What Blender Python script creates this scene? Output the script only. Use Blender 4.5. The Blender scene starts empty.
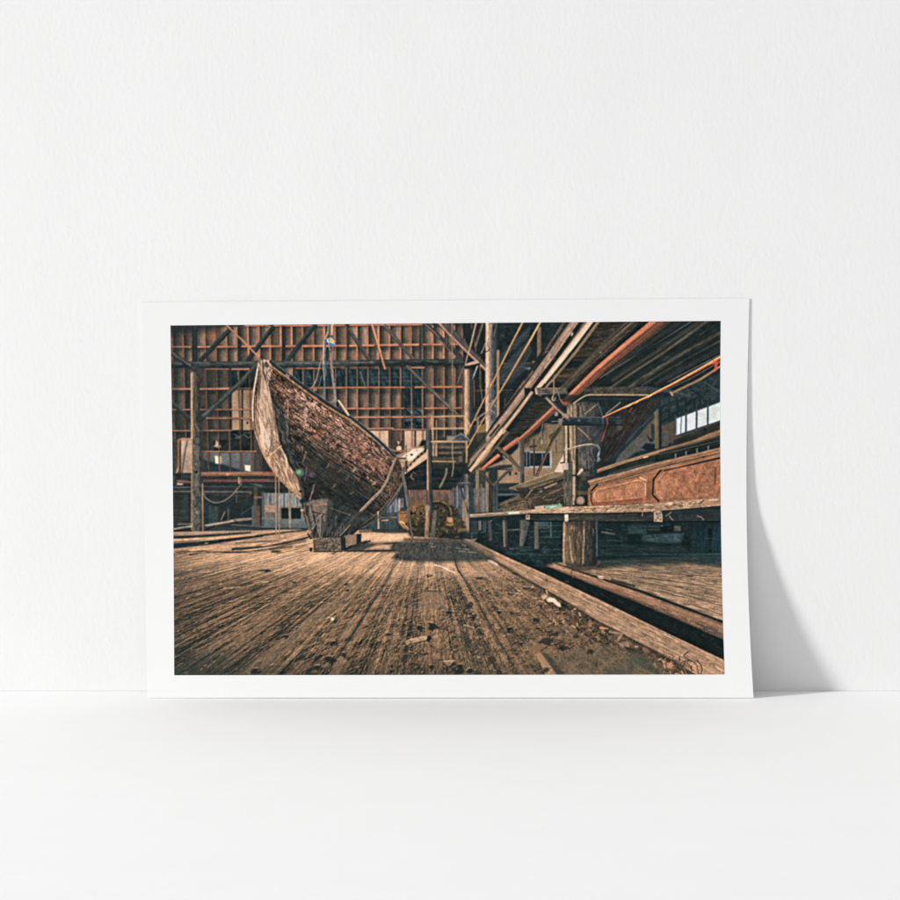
import bpy, math, random
import numpy as np

# ======================================================================
#  The printed picture: every stroke is drawn by code onto a small
#  canvas measured in sheet units, then handed to the print's surface as
#  a colour attribute.
# ======================================================================
SS = 3                       # canvas samples per unit
CX0, CY0, CX1, CY1 = 166, 316, 732, 682
CW, CH = (CX1 - CX0) * SS, (CY1 - CY0) * SS
img = np.zeros((CH, CW, 3), np.float32)
_r = np.random.RandomState(7)
_lat = _r.rand(64, 256, 256).astype(np.float32)
rnd = random.Random(11)


def vn(u, v, seed=0):
    """smooth value noise, 0..1"""
    T = _lat[seed % 64]
    ui = np.floor(u).astype(np.int32); vi = np.floor(v).astype(np.int32)
    fu = u - ui; fv = v - vi
    fu = fu * fu * (3 - 2 * fu); fv = fv * fv * (3 - 2 * fv)
    u0 = ui & 255; u1 = (ui + 1) & 255; v0 = vi & 255; v1 = (vi + 1) & 255
    a = T[v0, u0] * (1 - fu) + T[v0, u1] * fu
    b = T[v1, u0] * (1 - fu) + T[v1, u1] * fu
    return a * (1 - fv) + b * fv


def fbm(u, v, seed=0, n=4, gain=.55):
    s = 0; a = 1; t = 0
    for k in range(n):
        s = s + a * vn(u * 2 ** k, v * 2 ** k, seed + k * 7); t += a; a *= gain
    return s / t


def C(c):
    return np.asarray(c, np.float32) / 255.


def reg(x0, y0, x1, y1):
    i0 = max(0, int((x0 - CX0) * SS)); i1 = min(CW, int((x1 - CX0) * SS) + 2)
    j0 = max(0, int((y0 - CY0) * SS)); j1 = min(CH, int((y1 - CY0) * SS) + 2)
    if i1 <= i0 or j1 <= j0:
        return None
    X, Y = np.meshgrid((np.arange(i0, i1, dtype=np.float32) + .5) / SS + CX0,
                       (np.arange(j0, j1, dtype=np.float32) + .5) / SS + CY0)
    return (slice(j0, j1), slice(i0, i1)), X, Y


def comp(sl, m, col, mode='n'):
    m = m[..., None]
    d = img[sl]
    if mode == 'n':
        img[sl] = d * (1 - m) + col * m
    elif mode == 'm':
        img[sl] = d * (1 - m + col * m)
    elif mode == 's':
        img[sl] = 1 - (1 - d) * (1 - col * m)
    elif mode == 'a':
        img[sl] = d + col * m


_sd = [0]


def grain(X, Y, ang, lu, lv, amp, seed=None):
    """streaky multiplier 1 +- amp, long axis at ang degrees"""
    if seed is None:
        _sd[0] += 1; seed = _sd[0]
    a = math.radians(ang); c, s = math.cos(a), math.sin(a)
    u = (X * c + Y * s) / lu + seed * 3.7; v = (-X * s + Y * c) / lv + seed * 1.3
    n = fbm(u, v, seed, 3, .6)
    return 1 + amp * (n - .5) * 2.6


def sdf_poly(X, Y, pts):
    n = len(pts)
    d = np.full(X.shape, 1e9, np.float32); inside = np.zeros(X.shape, bool)
    for i in range(n):
        x0, y0 = pts[i]; x1, y1 = pts[(i + 1) % n]
        ex, ey = x1 - x0, y1 - y0
        wx, wy = X - x0, Y - y0
        t = np.clip((wx * ex + wy * ey) / (ex * ex + ey * ey + 1e-9), 0, 1)
        d = np.minimum(d, (wx - ex * t) ** 2 + (wy - ey * t) ** 2)
        if y0 != y1:
            cr = ((Y >= y0) != (Y >= y1)) & (X < (x1 - x0) * (Y - y0) / (y1 - y0) + x0)
            inside ^= cr
    d = np.sqrt(d)
    return np.where(inside, d, -d)


def P(pts, col, soft=.5, a=1., g=None, gr=None, mode='n', mott=None, rough=0):
    """polygon. g=(x,y,x2,y2,col2) linear gradient; gr=(ang,lu,lv,amp); mott=(size,amp)"""
    xs = [p[0] for p in pts]; ys = [p[1] for p in pts]
    R = reg(min(xs) - soft - 1, min(ys) - soft - 1, max(xs) + soft + 1, max(ys) + soft + 1)
    if R is None:
        return
    sl, X, Y = R
    s = sdf_poly(X, Y, pts)
    if rough:
        _sd[0] += 1
        s = s + (fbm(X / 2.2, Y / 2.2, _sd[0], 3) - .5) * 2 * rough
    m = np.clip(s / soft * .5 + .5, 0, 1) * a
    c = np.broadcast_to(C(col), X.shape + (3,))
    if g:
        x0, y0, x1, y1, c2 = g
        L2 = (x1 - x0) ** 2 + (y1 - y0) ** 2
        t = np.clip(((X - x0) * (x1 - x0) + (Y - y0) * (y1 - y0)) / L2, 0, 1)[..., None]
        c = C(col) * (1 - t) + C(c2) * t
    if gr:
        c = c * grain(X, Y, *gr)[..., None]
    if mott:
        _sd[0] += 1
        c = c * (1 + mott[1] * 2.4 * (fbm(X / mott[0], Y / mott[0], _sd[0], 4, .65) - .5))[..., None]
    comp(sl, m, c, mode)


def R4(x0, y0, x1, y1, col, **k):
    P([(x0, y0), (x1, y0), (x1, y1), (x0, y1)], col, **k)


def B(x0, y0, x1, y1, w, cols, w2=None, soft=.45, a=1., amp=.16, lu=14, lv=.9, rough=0, cap=0):
    """timber / pipe from 0 to 1; cols across, first colour on the side that is
    up for a beam drawn left-to-right (right for one drawn downwards)"""
    if not isinstance(cols, list):
        cols = [cols]
    w2 = w if w2 is None else w2
    W = max(w, w2) + 2
    R = reg(min(x0, x1) - W, min(y0, y1) - W, max(x0, x1) + W, max(y0, y1) + W)
    if R is None:
        return
    sl, X, Y = R
    L = math.hypot(x1 - x0, y1 - y0); dx, dy = (x1 - x0) / L, (y1 - y0) / L
    u = (X - x0) * dx + (Y - y0) * dy
    v = (X - x0) * dy - (Y - y0) * dx          # + on the n side
    hw = (w + (w2 - w) * np.clip(u / L, 0, 1)) / 2
    if rough:
        _sd[0] += 1
        hw = hw + (fbm(u / 3., v / 30 + 5, _sd[0], 3) - .5) * 2 * rough
    m = np.clip((hw - np.abs(v)) / soft * .5 + .5, 0, 1) * np.clip(np.minimum(u + cap, L + cap - u) / soft * .5 + .5, 0, 1) * a
    t = np.clip((1 - v / np.maximum(hw, .2)) * .5, 0, 1)
    n = len(cols)
    if n == 1:
        c = np.broadcast_to(C(cols[0]), X.shape + (3,))
    else:
        k = t * (n - 1); c = 0
        for i, cc in enumerate(cols):
            c = c + C(cc) * np.clip(1 - np.abs(k - i), 0, 1)[..., None]
    if amp:
        _sd[0] += 1; s = _sd[0]
        nz = fbm(u / lu + s * 3.3, v / lv + s * 1.7, s, 3, .65)
        c = c * (1 + amp * 2.6 * (nz - .5))[..., None]
    comp(sl, m, c)


def cat(pts, n=8):
    out = []
    P_ = [pts[0]] + list(pts) + [pts[-1]]
    for i in range(1, len(P_) - 2):
        p0, p1, p2, p3 = P_[i - 1:i + 3]
        for k in range(n):
            t = k / n
            out.append(tuple(.5 * (2 * b + (c - a) * t + (2 * a - 5 * b + 4 * c - d) * t * t + (3 * b - a - 3 * c + d) * t ** 3)
                             for a, b, c, d in zip(p0, p1, p2, p3)))
    out.append(tuple(pts[-1]))
    return out


def L(pts, w, col, a=1., w2=None, soft=.45, mode='n', var=0):
    """polyline stroke, width w -> w2"""
    w2 = w if w2 is None else w2
    W = max(w, w2) + 1.2
    tot = sum(math.dist(pts[i], pts[i + 1]) for i in range(len(pts) - 1)) + 1e-6
    xs = [p[0] for p in pts]; ys = [p[1] for p in pts]
    R = reg(min(xs) - W, min(ys) - W, max(xs) + W, max(ys) + W)
    if R is None:
        return
    sl, X, Y = R
    best = np.full(X.shape, -1e9, np.float32); s0 = 0
    for i in range(len(pts) - 1):
        (ax, ay), (bx, by) = pts[i], pts[i + 1]
        ex, ey = bx - ax, by - ay; l2 = ex * ex + ey * ey + 1e-9
        t = np.clip(((X - ax) * ex + (Y - ay) * ey) / l2, 0, 1)
        d = np.hypot(X - ax - ex * t, Y - ay - ey * t)
        l = math.sqrt(l2)
        hw = (w + (w2 - w) * (s0 + t * l) / tot) / 2
        best = np.maximum(best, hw - d); s0 += l
    m = np.clip(best / soft * .5 + .5, 0, 1) * a
    c = C(col)
    if var:
        _sd[0] += 1
        c = c * (1 + var * 2.4 * (fbm(X / 2.5, Y / 2.5, _sd[0], 3) - .5))[..., None]
    comp(sl, m, c, mode)


def E(x, y, rx, ry, col, a=1., soft=.5, ang=0, mode='n'):
    r = max(rx, ry) + soft + 1
    R = reg(x - r, y - r, x + r, y + r)
    if R is None:
        return
    sl, X, Y = R
    c, s = math.cos(math.radians(ang)), math.sin(math.radians(ang))
    u = (X - x) * c + (Y - y) * s; v = -(X - x) * s + (Y - y) * c
    q = (1 - np.sqrt((u / rx) ** 2 + (v / ry) ** 2)) * min(rx, ry)
    comp(sl, np.clip(q / soft * .5 + .5, 0, 1) * a, C(col), mode)


def glow(x, y, rx, ry, col, a, mode='n', ang=0):
    """soft gaussian blot"""
    r = max(rx, ry) * 2.6
    R = reg(x - r, y - r, x + r, y + r)
    if R is None:
        return
    sl, X, Y = R
    c, s = math.cos(math.radians(ang)), math.sin(math.radians(ang))
    u = (X - x) * c + (Y - y) * s; v = -(X - x) * s + (Y - y) * c
    comp(sl, a * np.exp(-(u / rx) ** 2 - (v / ry) ** 2), C(col), mode)


def pin(x, y, pts):
    ins = False; n = len(pts)
    for i in range(n):
        x0, y0 = pts[i]; x1, y1 = pts[(i + 1) % n]
        if (y0 > y) != (y1 > y) and x < (x1 - x0) * (y - y0) / (y1 - y0) + x0:
            ins = not ins
    return ins


def scat(pts, n, lmin, lmax, w, ang, da, cols, a=(.4, .9), soft=.4):
    """short strokes scattered in a polygon; ang may be a function of (x, y)"""
    xs = [p[0] for p in pts]; ys = [p[1] for p in pts]
    k = 0; tries = 0
    while k < n and tries < n * 12:
        tries += 1
        x = rnd.uniform(min(xs), max(xs)); y = rnd.uniform(min(ys), max(ys))
        if not pin(x, y, pts):
            continue
        k += 1
        t = math.radians((ang(x, y) if callable(ang) else ang) + rnd.uniform(-da, da))
        l = rnd.uniform(lmin, lmax) / 2
        ww = rnd.uniform(.6, 1.3) * w
        L([(x - l * math.cos(t), y - l * math.sin(t)), (x + l * math.cos(t), y + l * math.sin(t))],
          ww, rnd.choice(cols), rnd.uniform(*a), w2=ww * rnd.uniform(.4, 1), soft=soft)


def wob(pts, j):
    return [(x + rnd.uniform(-j, j), y + rnd.uniform(-j, j)) for x, y in pts]


def blur(a, n):
    k = np.array([1, 4, 6, 4, 1], np.float32) / 16
    for _ in range(n):
        p = np.pad(a, ((2, 2), (0, 0), (0, 0)), 'edge'); a = sum(k[i] * p[i:i + a.shape[0]] for i in range(5))
        p = np.pad(a, ((0, 0), (2, 2), (0, 0)), 'edge'); a = sum(k[i] * p[:, i:i + a.shape[1]] for i in range(5))
    return a


WALL_A, FLOOR_A, PAPER_A, INK_GAIN = .83, .855, .83, .95
KEY_SIZE, KEY_W, KEY_AL, KEY_BE, KEY_R = 1.95, 3800., 70., 17., 18.
AMB, USE_DN = .415, True
# ---------------------------------------------------------------- base
sl, X, Y = reg(CX0, CY0, CX1, CY1)
img[sl] = C((44, 46, 46))

# ------------------------------------------------- back wall of boarding
DK = (40, 46, 46); BR = (130, 101, 79); OR = (168, 104, 72)


def sx(i, y):            # stud positions, fanning out slightly to the foot
    return 172.5 + 10.85 * i + (y - 350) * (.012 if i > 8 else .03) * (1 if i < 14 else .6)


def bay(i, y0, y1, c0=DK, c1=BR, top=.0):
    x0, x1 = sx(i, (y0 + y1) / 2), sx(i + 1, (y0 + y1) / 2)
    R4(x0, y0, x1, y1, c0, g=(x0 + 1.5, 0, x1 - 2.5, 0, c1), soft=.3, gr=(90, 18, 1.3, .16), mott=(5, .12))
    R4(x0, y0, x1, y0 + 5, (30, 34, 35), a=.55, soft=2)


rows = [(322, 346), (346, 363), (363, 389), (389, 409), (409, 430), (430, 452)]
for i in range(-1, 28):
    for k, (y0, y1) in enumerate(rows):
        f = rnd.uniform(.78, 1.12)
        w = 1.0 + (.12 if 12 < i < 25 and k < 2 else 0)
        c1 = tuple(q * f * w for q in BR)
        if k >= 2 and i < 9:
            c1 = tuple(q * f * .86 for q in (100, 84, 71))
        if k >= 5:
            c1 = tuple(q * f for q in (70, 64, 58))
        bay(i, y0, y1, DK, c1)
for (x, y, rx, ry, c, a) in [(214, 334, 5, 7, (175, 105, 66), .75), (209, 333, 3, 6, (140, 88, 60), .5), (367, 404, 3, 2.5, (170, 120, 90), .7), (363, 399, 4, 6, (130, 95, 75), .4),
                             (356, 357, 6, 5, (150, 95, 68), .5), (388, 335, 4, 5, (135, 98, 74), .5), (398, 356, 5, 4, (140, 100, 76), .5), (411, 332, 5, 6, (130, 92, 70), .45),
                             (433, 350, 6, 8, (120, 90, 70), .4), (275, 340, 5, 8, (85, 75, 64), .4), (300, 340, 4, 8, (110, 84, 66), .4), (389, 405, 5, 3, (125, 95, 76), .4), (345, 395, 3, 8, (100, 85, 74), .4)]:
    glow(x, y, rx, ry, c, a)

# teal openings in the boarding
TE = (31, 47, 51)


def opening(x0, y0, x1, y1, n=6, c=TE, hi=(84, 108, 110)):
    R4(x0, y0, x1, y1, c, soft=.4, mott=(4, .3), gr=(65, 8, 1.6, .3))
    for k in range(n):
        x = rnd.uniform(x0 + 1, x1 - 1); y = rnd.uniform(y0 + 2, y1 - 2); l = rnd.uniform(1.5, 5)
        t = rnd.choice([.15, .1, 1.0, 1.1, 1.9])
        q = [(max(x0, min(x1, x - l * math.cos(t))), max(y0, min(y1, y - l * math.sin(t)))), (max(x0, min(x1, x + l * math.cos(t))), max(y0, min(y1, y + l * math.sin(t))))]
        L(q, rnd.uniform(.5, 1.5), hi, rnd.uniform(.15, .5), w2=.4, soft=.7)


opening(296, 369, 404, 387, 34)
opening(404, 369, 425, 387, 10)
opening(231.5, 369, 253, 387.5, 5, (26, 36, 38))
opening(404.5, 388, 425, 408, 9, (27, 40, 44), (66, 88, 92))
opening(404.5, 409, 424.5, 416, 4, (40, 58, 62), (110, 130, 132))
opening(404.5, 418, 424.5, 429, 6, (34, 50, 55), (118, 138, 140))
for q in [[(405, 409), (412, 416)], [(415.5, 409), (423, 416)], [(406, 423.5), (414, 422)], [(416, 423), (425, 425)], [(405, 423), (412, 429)], [(416, 424), (423, 429)]]:
    L(q, 1.5, (16, 26, 30), .9)
for q in [[(408, 410), (412, 413)], [(418, 409.5), (423, 412)], [(406, 420), (413, 419)], [(417, 420), (424, 419.5)], [(409, 427), (413.5, 428)]]:
    L(q, 1.2, (120, 140, 142), .55, soft=.8)
for xx in (300, 312, 322, 334, 346, 357, 367, 378, 390, 399, 410, 420):     # dim ribs seen in the openings
    L([(xx, 370), (xx + 2.5, 387)], 2.6, (20, 32, 36), .75, soft=1)
    L([(xx + 4, 371), (xx + 6.5, 386)], 1.8, (62, 84, 88), .4, soft=1)
for yy in (373, 377, 381):
    L([(370, yy + 1), (404, yy)], .9, (92, 116, 118), .28, soft=.7)
    L([(404, yy), (425, yy + 1)], .9, (84, 108, 110), .3, soft=.7)
opening(231.5, 431, 253, 441, 4, (28, 33, 34), (90, 92, 86))
opening(213, 440, 254, 452, 5, (34, 36, 35), (80, 78, 70))
for q in [[(234, 434), (239, 437), (243, 435)], [(244, 434), (248, 438), (252, 436)], [(235, 438), (241, 437.5)], [(244, 432.5), (251, 433)]]:
    L(q, .8, (120, 122, 112), .6)

# light boards
PE = (158, 126, 94)
for (x0, y0, x1, y1, c, c2) in [(232, 390, 241.3, 430, (150, 120, 90), (166, 136, 104)), (243.2, 390, 253, 430, (146, 116, 86), (160, 130, 98)),
                                (369, 430.5, 388.5, 452, (208, 168, 130), (196, 156, 122)), (404.6, 430.5, 414.4, 452, (206, 170, 134), (190, 154, 122)), (416, 430.5, 425.8, 452, (208, 170, 134), (176, 142, 112)),
                                (181.5, 438, 191.8, 473, (186, 158, 130), (150, 124, 100))]:
    R4(x0, y0, x1, y1, c, g=(x0, y0, x0, y1, c2), soft=.4, mott=(6, .08), gr=(90, 20, 1.6, .07))
R4(388.5, 430, 392.5, 452, (62, 52, 47), a=.9)
R4(392.5, 430.5, 404, 452, (84, 68, 58), gr=(90, 14, 1.5, .2))
E(247.6, 422.8, 1, 1, (40, 40, 38))
glow(238, 396, 1, 5, (110, 90, 70), .5)

# window strip low on the left, with the slanting shade behind it
R4(200, 452.5, 254, 472, (98, 100, 96), g=(200, 452, 200, 472, (82, 90, 94)), mott=(6, .15))
R4(200, 452.5, 212, 464, (86, 78, 66), a=.6, soft=3)
P([(200, 458), (206, 460.5), (222, 464), (245, 472), (200, 473)], (36, 50, 56), soft=1.2)
P([(200, 458), (209, 462), (212, 472), (200, 473)], (48, 50, 48), a=.8, soft=1.5)
R4(246, 440, 256, 472, (66, 62, 62), a=.0)
for (x0, y0, x1, y1) in [(215, 456, 221.2, 464.2), (244.8, 465, 250.3, 471.2)]:
    P([(x0, y0), (x1, y0 + .6), (x1 - .2, y1), (x0 + .5, y1 - .8)], (250, 232, 180), soft=.7)
P([(216, 440), (218, 442), (219, 445), (221, 446), (219.5, 448), (214, 446.5), (215.5, 444)], (190, 160, 130), soft=.8)
R4(254, 430, 262, 472, (74, 60, 54), gr=(90, 12, 1.4, .2), a=.9)

# studs and rails
for i in range(0, 28):
    for (y0, y1, w, c, a) in [(326, 346, 1.7, OR, 1), (347, 362, 1.6, (160, 100, 70), 1), (368, 389, 1.1, (132, 92, 70), .9), (389, 430, 1.15, (132, 88, 66), .92), (430, 452, 1.15, (122, 84, 66), .9), (452, 472, 1.4, (132, 94, 74), .95)]:
        xa, xb = sx(i, y0), sx(i, y1)
        f = rnd.uniform(.62, 1.05)
        if i < 6 and y0 < 368:
            f *= .8
        if i < 9 and y0 >= 368:
            f *= .74
        if y0 >= 452 and i > 7:
            continue
        if y0 >= 430 and i > 8 and i < 18:
            continue
        L([(xa + .9, y0), (xb + .9, y1)], 1.6, (36, 38, 38), .35, soft=.9)
        L([(xa, y0), (xb, y1)], w * rnd.uniform(.85, 1.15), tuple(q * f * 1.26 for q in c), a, soft=.55, var=.12)
        L([(xa, y0 + 5 * rnd.random()), (xb, y1)], .5, (206, 136, 96), .3 * f, soft=.4)


def rail(x0, y0, x1, y1, w, c, cuts=(), a=1):
    w *= .86; g_ = (c[0] + c[1] + c[2]) / 3; c = tuple(q * .88 + g_ * .12 for q in c)
    L([(x0, y0 + w * .7), (x1, y1 + w * .7)], w, (34, 36, 36), .4 * a, soft=.9)
    n = int((x1 - x0) / 9)
    for k in range(n):
        t0, t1 = k / n, (k + 1) / n
        f = rnd.uniform(.8, 1.08)
        L([(x0 + (x1 - x0) * t0, y0 + (y1 - y0) * t0), (x0 + (x1 - x0) * t1, y0 + (y1 - y0) * t1)], w * rnd.uniform(.9, 1.1), tuple(q * f for q in c), a, soft=.5, var=.1)
    L([(x0, y0 - w * .15), (x1, y1 - w * .15)], w * .4, tuple(min(255, q * 1.2) for q in c), .5 * a)


rail(243, 325.8, 268, 325.2, 1.8, (176, 102, 66)); rail(274, 325.5, 344, 325.2, 2, (186, 108, 68)); rail(350, 325, 422, 324.5, 2, (196, 114, 72))
rail(172, 346.7, 191, 346.9, 1.8, (190, 116, 76)); rail(198, 346.9, 237, 346.7, 2, (190, 114, 76)); rail(242, 346.4, 282, 346.2, 2.1, (190, 112, 74)); rail(285, 346.2, 346, 345.8, 2.3, (206, 120, 76))
rail(350, 345.8, 374, 345.4, 2.2, (206, 122, 80)); rail(380, 345.2, 419, 344.6, 2.2, (206, 122, 80)); rail(423, 344.6, 462, 344.4, 2, (196, 112, 72))
rail(206, 369, 229, 369.2, 1.2, (150, 92, 64)); rail(232, 369.2, 249, 369.2, 1.5, (196, 124, 88)); rail(296, 368.4, 320, 368.6, 1.3, (170, 96, 62)); rail(330, 367, 344, 366.6, 1.4, (186, 116, 78)); rail(412, 367.6, 424, 367.6, 1.5, (176, 116, 80)); rail(350, 367.5, 372, 367.5, 1, (140, 80, 54), a=.7)
rail(172, 389, 190, 389, 1.9, (178, 118, 82)); rail(200, 389, 230, 388.6, 1.8, (180, 116, 82)); rail(230, 388.5, 252, 388.5, 1, (130, 92, 70), a=.7)
rail(312, 387.8, 350, 387.5, 1.6, (178, 104, 68)); rail(350, 387.5, 404, 387.3, 1.5, (182, 106, 70)); rail(415, 387.2, 440, 387, 1.7, (206, 120, 76)); rail(440, 387, 463, 386.8, 1.8, (196, 108, 66))
rail(172, 409.7, 190, 409.6, 1.4, (160, 106, 78)); rail(200, 409.6, 252, 409.4, 1.2, (156, 102, 74)); rail(343, 408.6, 404, 408.4, 1.4, (186, 112, 78)); rail(404, 408.4, 425, 408.3, .9, (110, 80, 64), a=.7); rail(425, 408.3, 447, 408.2, 1.5, (196, 112, 72)); rail(453, 408, 462, 408, 1.4, (180, 100, 64))
rail(199, 418.2, 252, 418, 1.9, (150, 96, 70)); rail(355, 417.3, 404, 417, 1.9, (184, 114, 82)); rail(404, 417, 434, 416.8, 1.7, (150, 96, 72))
rail(173, 430.8, 190, 430.7, 1.2, (160, 110, 78)); rail(201, 430.6, 232, 430.4, 1.2, (160, 110, 80)); rail(366, 428.8, 393, 428.4, 1.8, (196, 120, 82)); rail(393, 429.6, 426, 429.4, 1.2, (170, 112, 80))
rail(201, 451.6, 256, 451.4, 1.2, (176, 114, 84)); rail(173, 452, 178, 452, 1.2, (140, 90, 66)); rail(256, 451.4, 262, 451.4, 1, (140, 84, 60)); rail(427, 429, 465, 429, 1.3, (150, 96, 68), a=.6)
R4(379, 449, 404, 451, (150, 112, 84), a=.6)
# small posters between the light boards
R4(394, 441, 403, 450.5, (70, 56, 50)); P([(397, 441), (400, 442), (398.5, 445)], (200, 160, 124)); E(399, 448.5, 2.6, 2.6, (206, 172, 136)); R4(394, 450.3, 405, 451.6, (150, 100, 74))

# upper shading at the very left
P([(168, 318), (225, 318), (214, 331), (192, 333), (168, 336)], (34, 38, 38), a=.75, soft=4)
P([(168, 318), (184, 318), (172, 420), (168, 420)], (34, 38, 38), a=.5, soft=5)
L([(166, 325.6), (243, 325.4)], 2.6, (38, 42, 42), .85, soft=1)

# trusses: dark braces over the wall
TR = [(66, 68, 66), (44, 50, 50), (34, 40, 41)]
B(194.6, 322, 194.6, 364, 5, [(36, 44, 46), (42, 52, 54), (32, 38, 40)])
B(239.2, 326, 239.4, 364, 3.6, [(44, 48, 48), (36, 42, 43)]); B(284, 326, 283.5, 364, 3.8, [(40, 46, 47), (34, 41, 43)]); B(421, 325, 420.6, 362, 3.4, [(76, 70, 62), (54, 56, 54), (44, 48, 48)]); B(375, 346, 375, 361, 3, (60, 58, 54), a=.7)
B(199, 362, 232, 327, 5, TR, amp=.2); B(246, 362, 274, 326, 4.6, TR, amp=.2); B(286, 362, 316, 324, 5, TR, amp=.2)
B(348, 328, 370, 361, 4, [(88, 80, 72), (70, 68, 64), (48, 50, 50)], amp=.25); B(384, 325, 414, 360, 3.6, [(72, 66, 60), (100, 86, 74), (50, 50, 48)], amp=.25)
B(425, 323, 466, 362, 4.2, [(50, 50, 50), (62, 58, 55), (40, 42, 43)], amp=.2); L([(425, 324.5), (434, 332), (440, 338.5), (448, 347)], 1, (170, 120, 98), .8)
# long chord
for (x0, y0, x1, y1, f) in [(170, 364.3, 235, 364.6, .9), (235, 364.6, 300, 364.2, 1.05), (300, 364.2, 360, 363.2, 1.1), (360, 363.2, 420, 362.2, .9), (420, 362.2, 468, 361.8, .85)]:
    B(x0, y0, x1, y1, 6.4, [tuple(q * f for q in c) for c in [(60, 64, 62), (74, 76, 71), (46, 52, 52), (32, 38, 40)]], amp=.36, lu=7, lv=1.2, cap=1)
L([(176, 363), (210, 363.2)], 1, (82, 94, 94), .6); L([(300, 363.6), (340, 363)], 1, (118, 116, 104), .5); L([(350, 363), (372, 362)], 1.2, (112, 110, 100), .5)
scat([(200, 361.5), (466, 359.5), (466, 364), (200, 367)], 90, 1, 4, .7, 0, 8, [(124, 120, 108), (28, 34, 36), (100, 98, 90)], (.3, .6))
# left logs
B(172, 353, 197, 371, 5, [(44, 45, 43), (78, 71, 62), (50, 49, 46), (34, 37, 37)], amp=.4, lu=5)
L([(174, 355), (184, 361), (192, 366)], 1.1, (120, 106, 88), .5)
B(171, 402, 192, 421.5, 4.2, [(72, 76, 74), (50, 56, 57), (38, 43, 44)])
B(199, 420.5, 246, 377, 5.2, [(46, 50, 48), (78, 78, 72), (60, 62, 58), (38, 42, 42)], amp=.22); B(244, 379, 259, 361.5, 5, [(52, 54, 50), (92, 84, 72), (60, 60, 55), (40, 43, 42)], amp=.22)
L([(222, 400), (240, 382)], .8, (104, 102, 92), .5)
L([(225.8, 324.5), (242, 340), (260, 358.5)], 1.7, (160, 110, 80), 1, var=.15); L([(226.3, 324.2), (259, 357)], .6, (206, 150, 112), .6)
L([(252, 344), (260, 331)], 1, (100, 92, 80), .8); L([(251, 347), (254.5, 345.5)], 1.4, (180, 120, 80), .8)
B(371.3, 323.5, 385, 369.5, 2.2, [(236, 150, 102), (196, 122, 82), (120, 80, 58)], w2=1.9, amp=.12)
L([(372, 325), (381, 352)], .8, (250, 170, 120), .7)
B(406, 366, 466, 423, 3.6, [(64, 62, 58), (104, 96, 84), (72, 68, 62), (40, 42, 42)], amp=.2); L([(424, 384), (440, 399), (452, 411)], .8, (140, 124, 104), .6)
L([(360, 372), (366, 388)], 1.3, (110, 108, 100), .7); L([(339, 372), (330, 388)], .8, (84, 94, 94), .6)

# ----------------------------------------------------- left post & lower left
R4(170, 440, 190, 482, (58, 52, 46), a=.6, soft=2, gr=(90, 12, 1.6, .25))
R4(181.2, 439, 191.8, 473, (188, 160, 132), g=(181, 440, 181, 473, (156, 128, 104)), soft=.5, mott=(5, .1))
L([(187.6, 440), (184.6, 455), (182, 474)], 1, (60, 52, 46), .9); L([(185.8, 441), (182.6, 458), (181, 478)], .7, (120, 92, 74), .7)
R4(176.2, 440, 180.6, 473, (74, 58, 46), gr=(90, 9, 1, .25)); L([(178.4, 440), (178.2, 471)], 1.5, (150, 104, 70), .9); L([(176, 474), (178, 468)], 1.4, (200, 150, 110), .7)
R4(179, 438.4, 192, 440.5, (170, 110, 80), a=.8)
R4(172, 473, 192, 482, (48, 46, 44), mott=(3, .4)); R4(181, 473.6, 191, 478, (54, 58, 58), a=.8)
P([(176, 480), (183, 480), (192, 481.5), (192, 483), (178, 482.6)], (120, 82, 68)); P([(177, 483), (183, 483.6), (182, 485.5), (177, 485)], (196, 168, 140), soft=.8)
# dark bay under the floor above
R4(170, 485, 265, 535, (40, 45, 45), mott=(6, .25), gr=(0, 18, 2, .15))
R4(170, 494, 191, 524, (44, 44, 41), gr=(2, 12, 1.2, .3)); R4(183, 494, 188, 520, (52, 64, 66), a=.6, soft=1)
for y, c, w in [(487.4, (104, 92, 82), 1.3), (489.4, (60, 60, 58), 1), (491.6, (118, 104, 90), 1.2), (494, (40, 42, 42), 1.5)]:
    L([(173, y), (191, y - .2)], w, c, .85, var=.15)
R4(203, 484, 262, 500, (42, 44, 43), a=.9, mott=(5, .3)); L([(204, 486.5), (262, 487)], 1.1, (84, 90, 88), .6, var=.2); L([(204, 491.7), (250, 492)], 1.5, (112, 100, 92), .8, var=.2); L([(205, 494), (250, 496)], 1, (66, 60, 54), .8)
E(250.5, 493, 1.6, 1.5, (120, 80, 68), .7); L([(250, 483), (262, 486)], 1.5, (120, 116, 104), .6)
L(cat([(246, 479), (243, 482), (238, 488), (231, 496), (222, 501.5), (214, 502.5), (206, 498), (203, 493)]), 1.2, (124, 114, 92), .9); L([(236.5, 488), (236.4, 502)], .7, (112, 106, 92), .7)
for (x0, x1, c) in [(209, 211, (52, 74, 80)), (211.5, 217, (50, 66, 70)), (227, 229.5, (66, 74, 72)), (241, 243, (54, 74, 80)), (216, 219, (72, 68, 60))]:
    R4(x0, 506, x1, 524, c, a=.75, soft=.8, gr=(90, 8, 1, .3))
R4(218, 504, 252, 522, (27, 33, 35), a=.55, soft=2.5)
L([(221, 520), (224.8, 512)], 1, (150, 138, 120), .8); R4(227.4, 509, 229, 521, (96, 90, 76), a=.5); L([(240, 515), (252, 507)], .9, (74, 74, 70), .6)
L([(174, 529), (182, 527.5), (192, 526.2)], 1.7, (156, 142, 126), .9, var=.2); L([(178, 524.3), (192, 523.8)], 1.4, (116, 106, 94), .8); L([(172, 531.5), (192, 529.5)], 2, (34, 38, 38), .9)
P([(205, 525), (222, 521.5), (234, 519), (252, 517.5), (252, 520), (236, 521.5), (222, 524), (207, 527)], (132, 116, 96), gr=(-8, 9, 1, .3))
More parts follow.
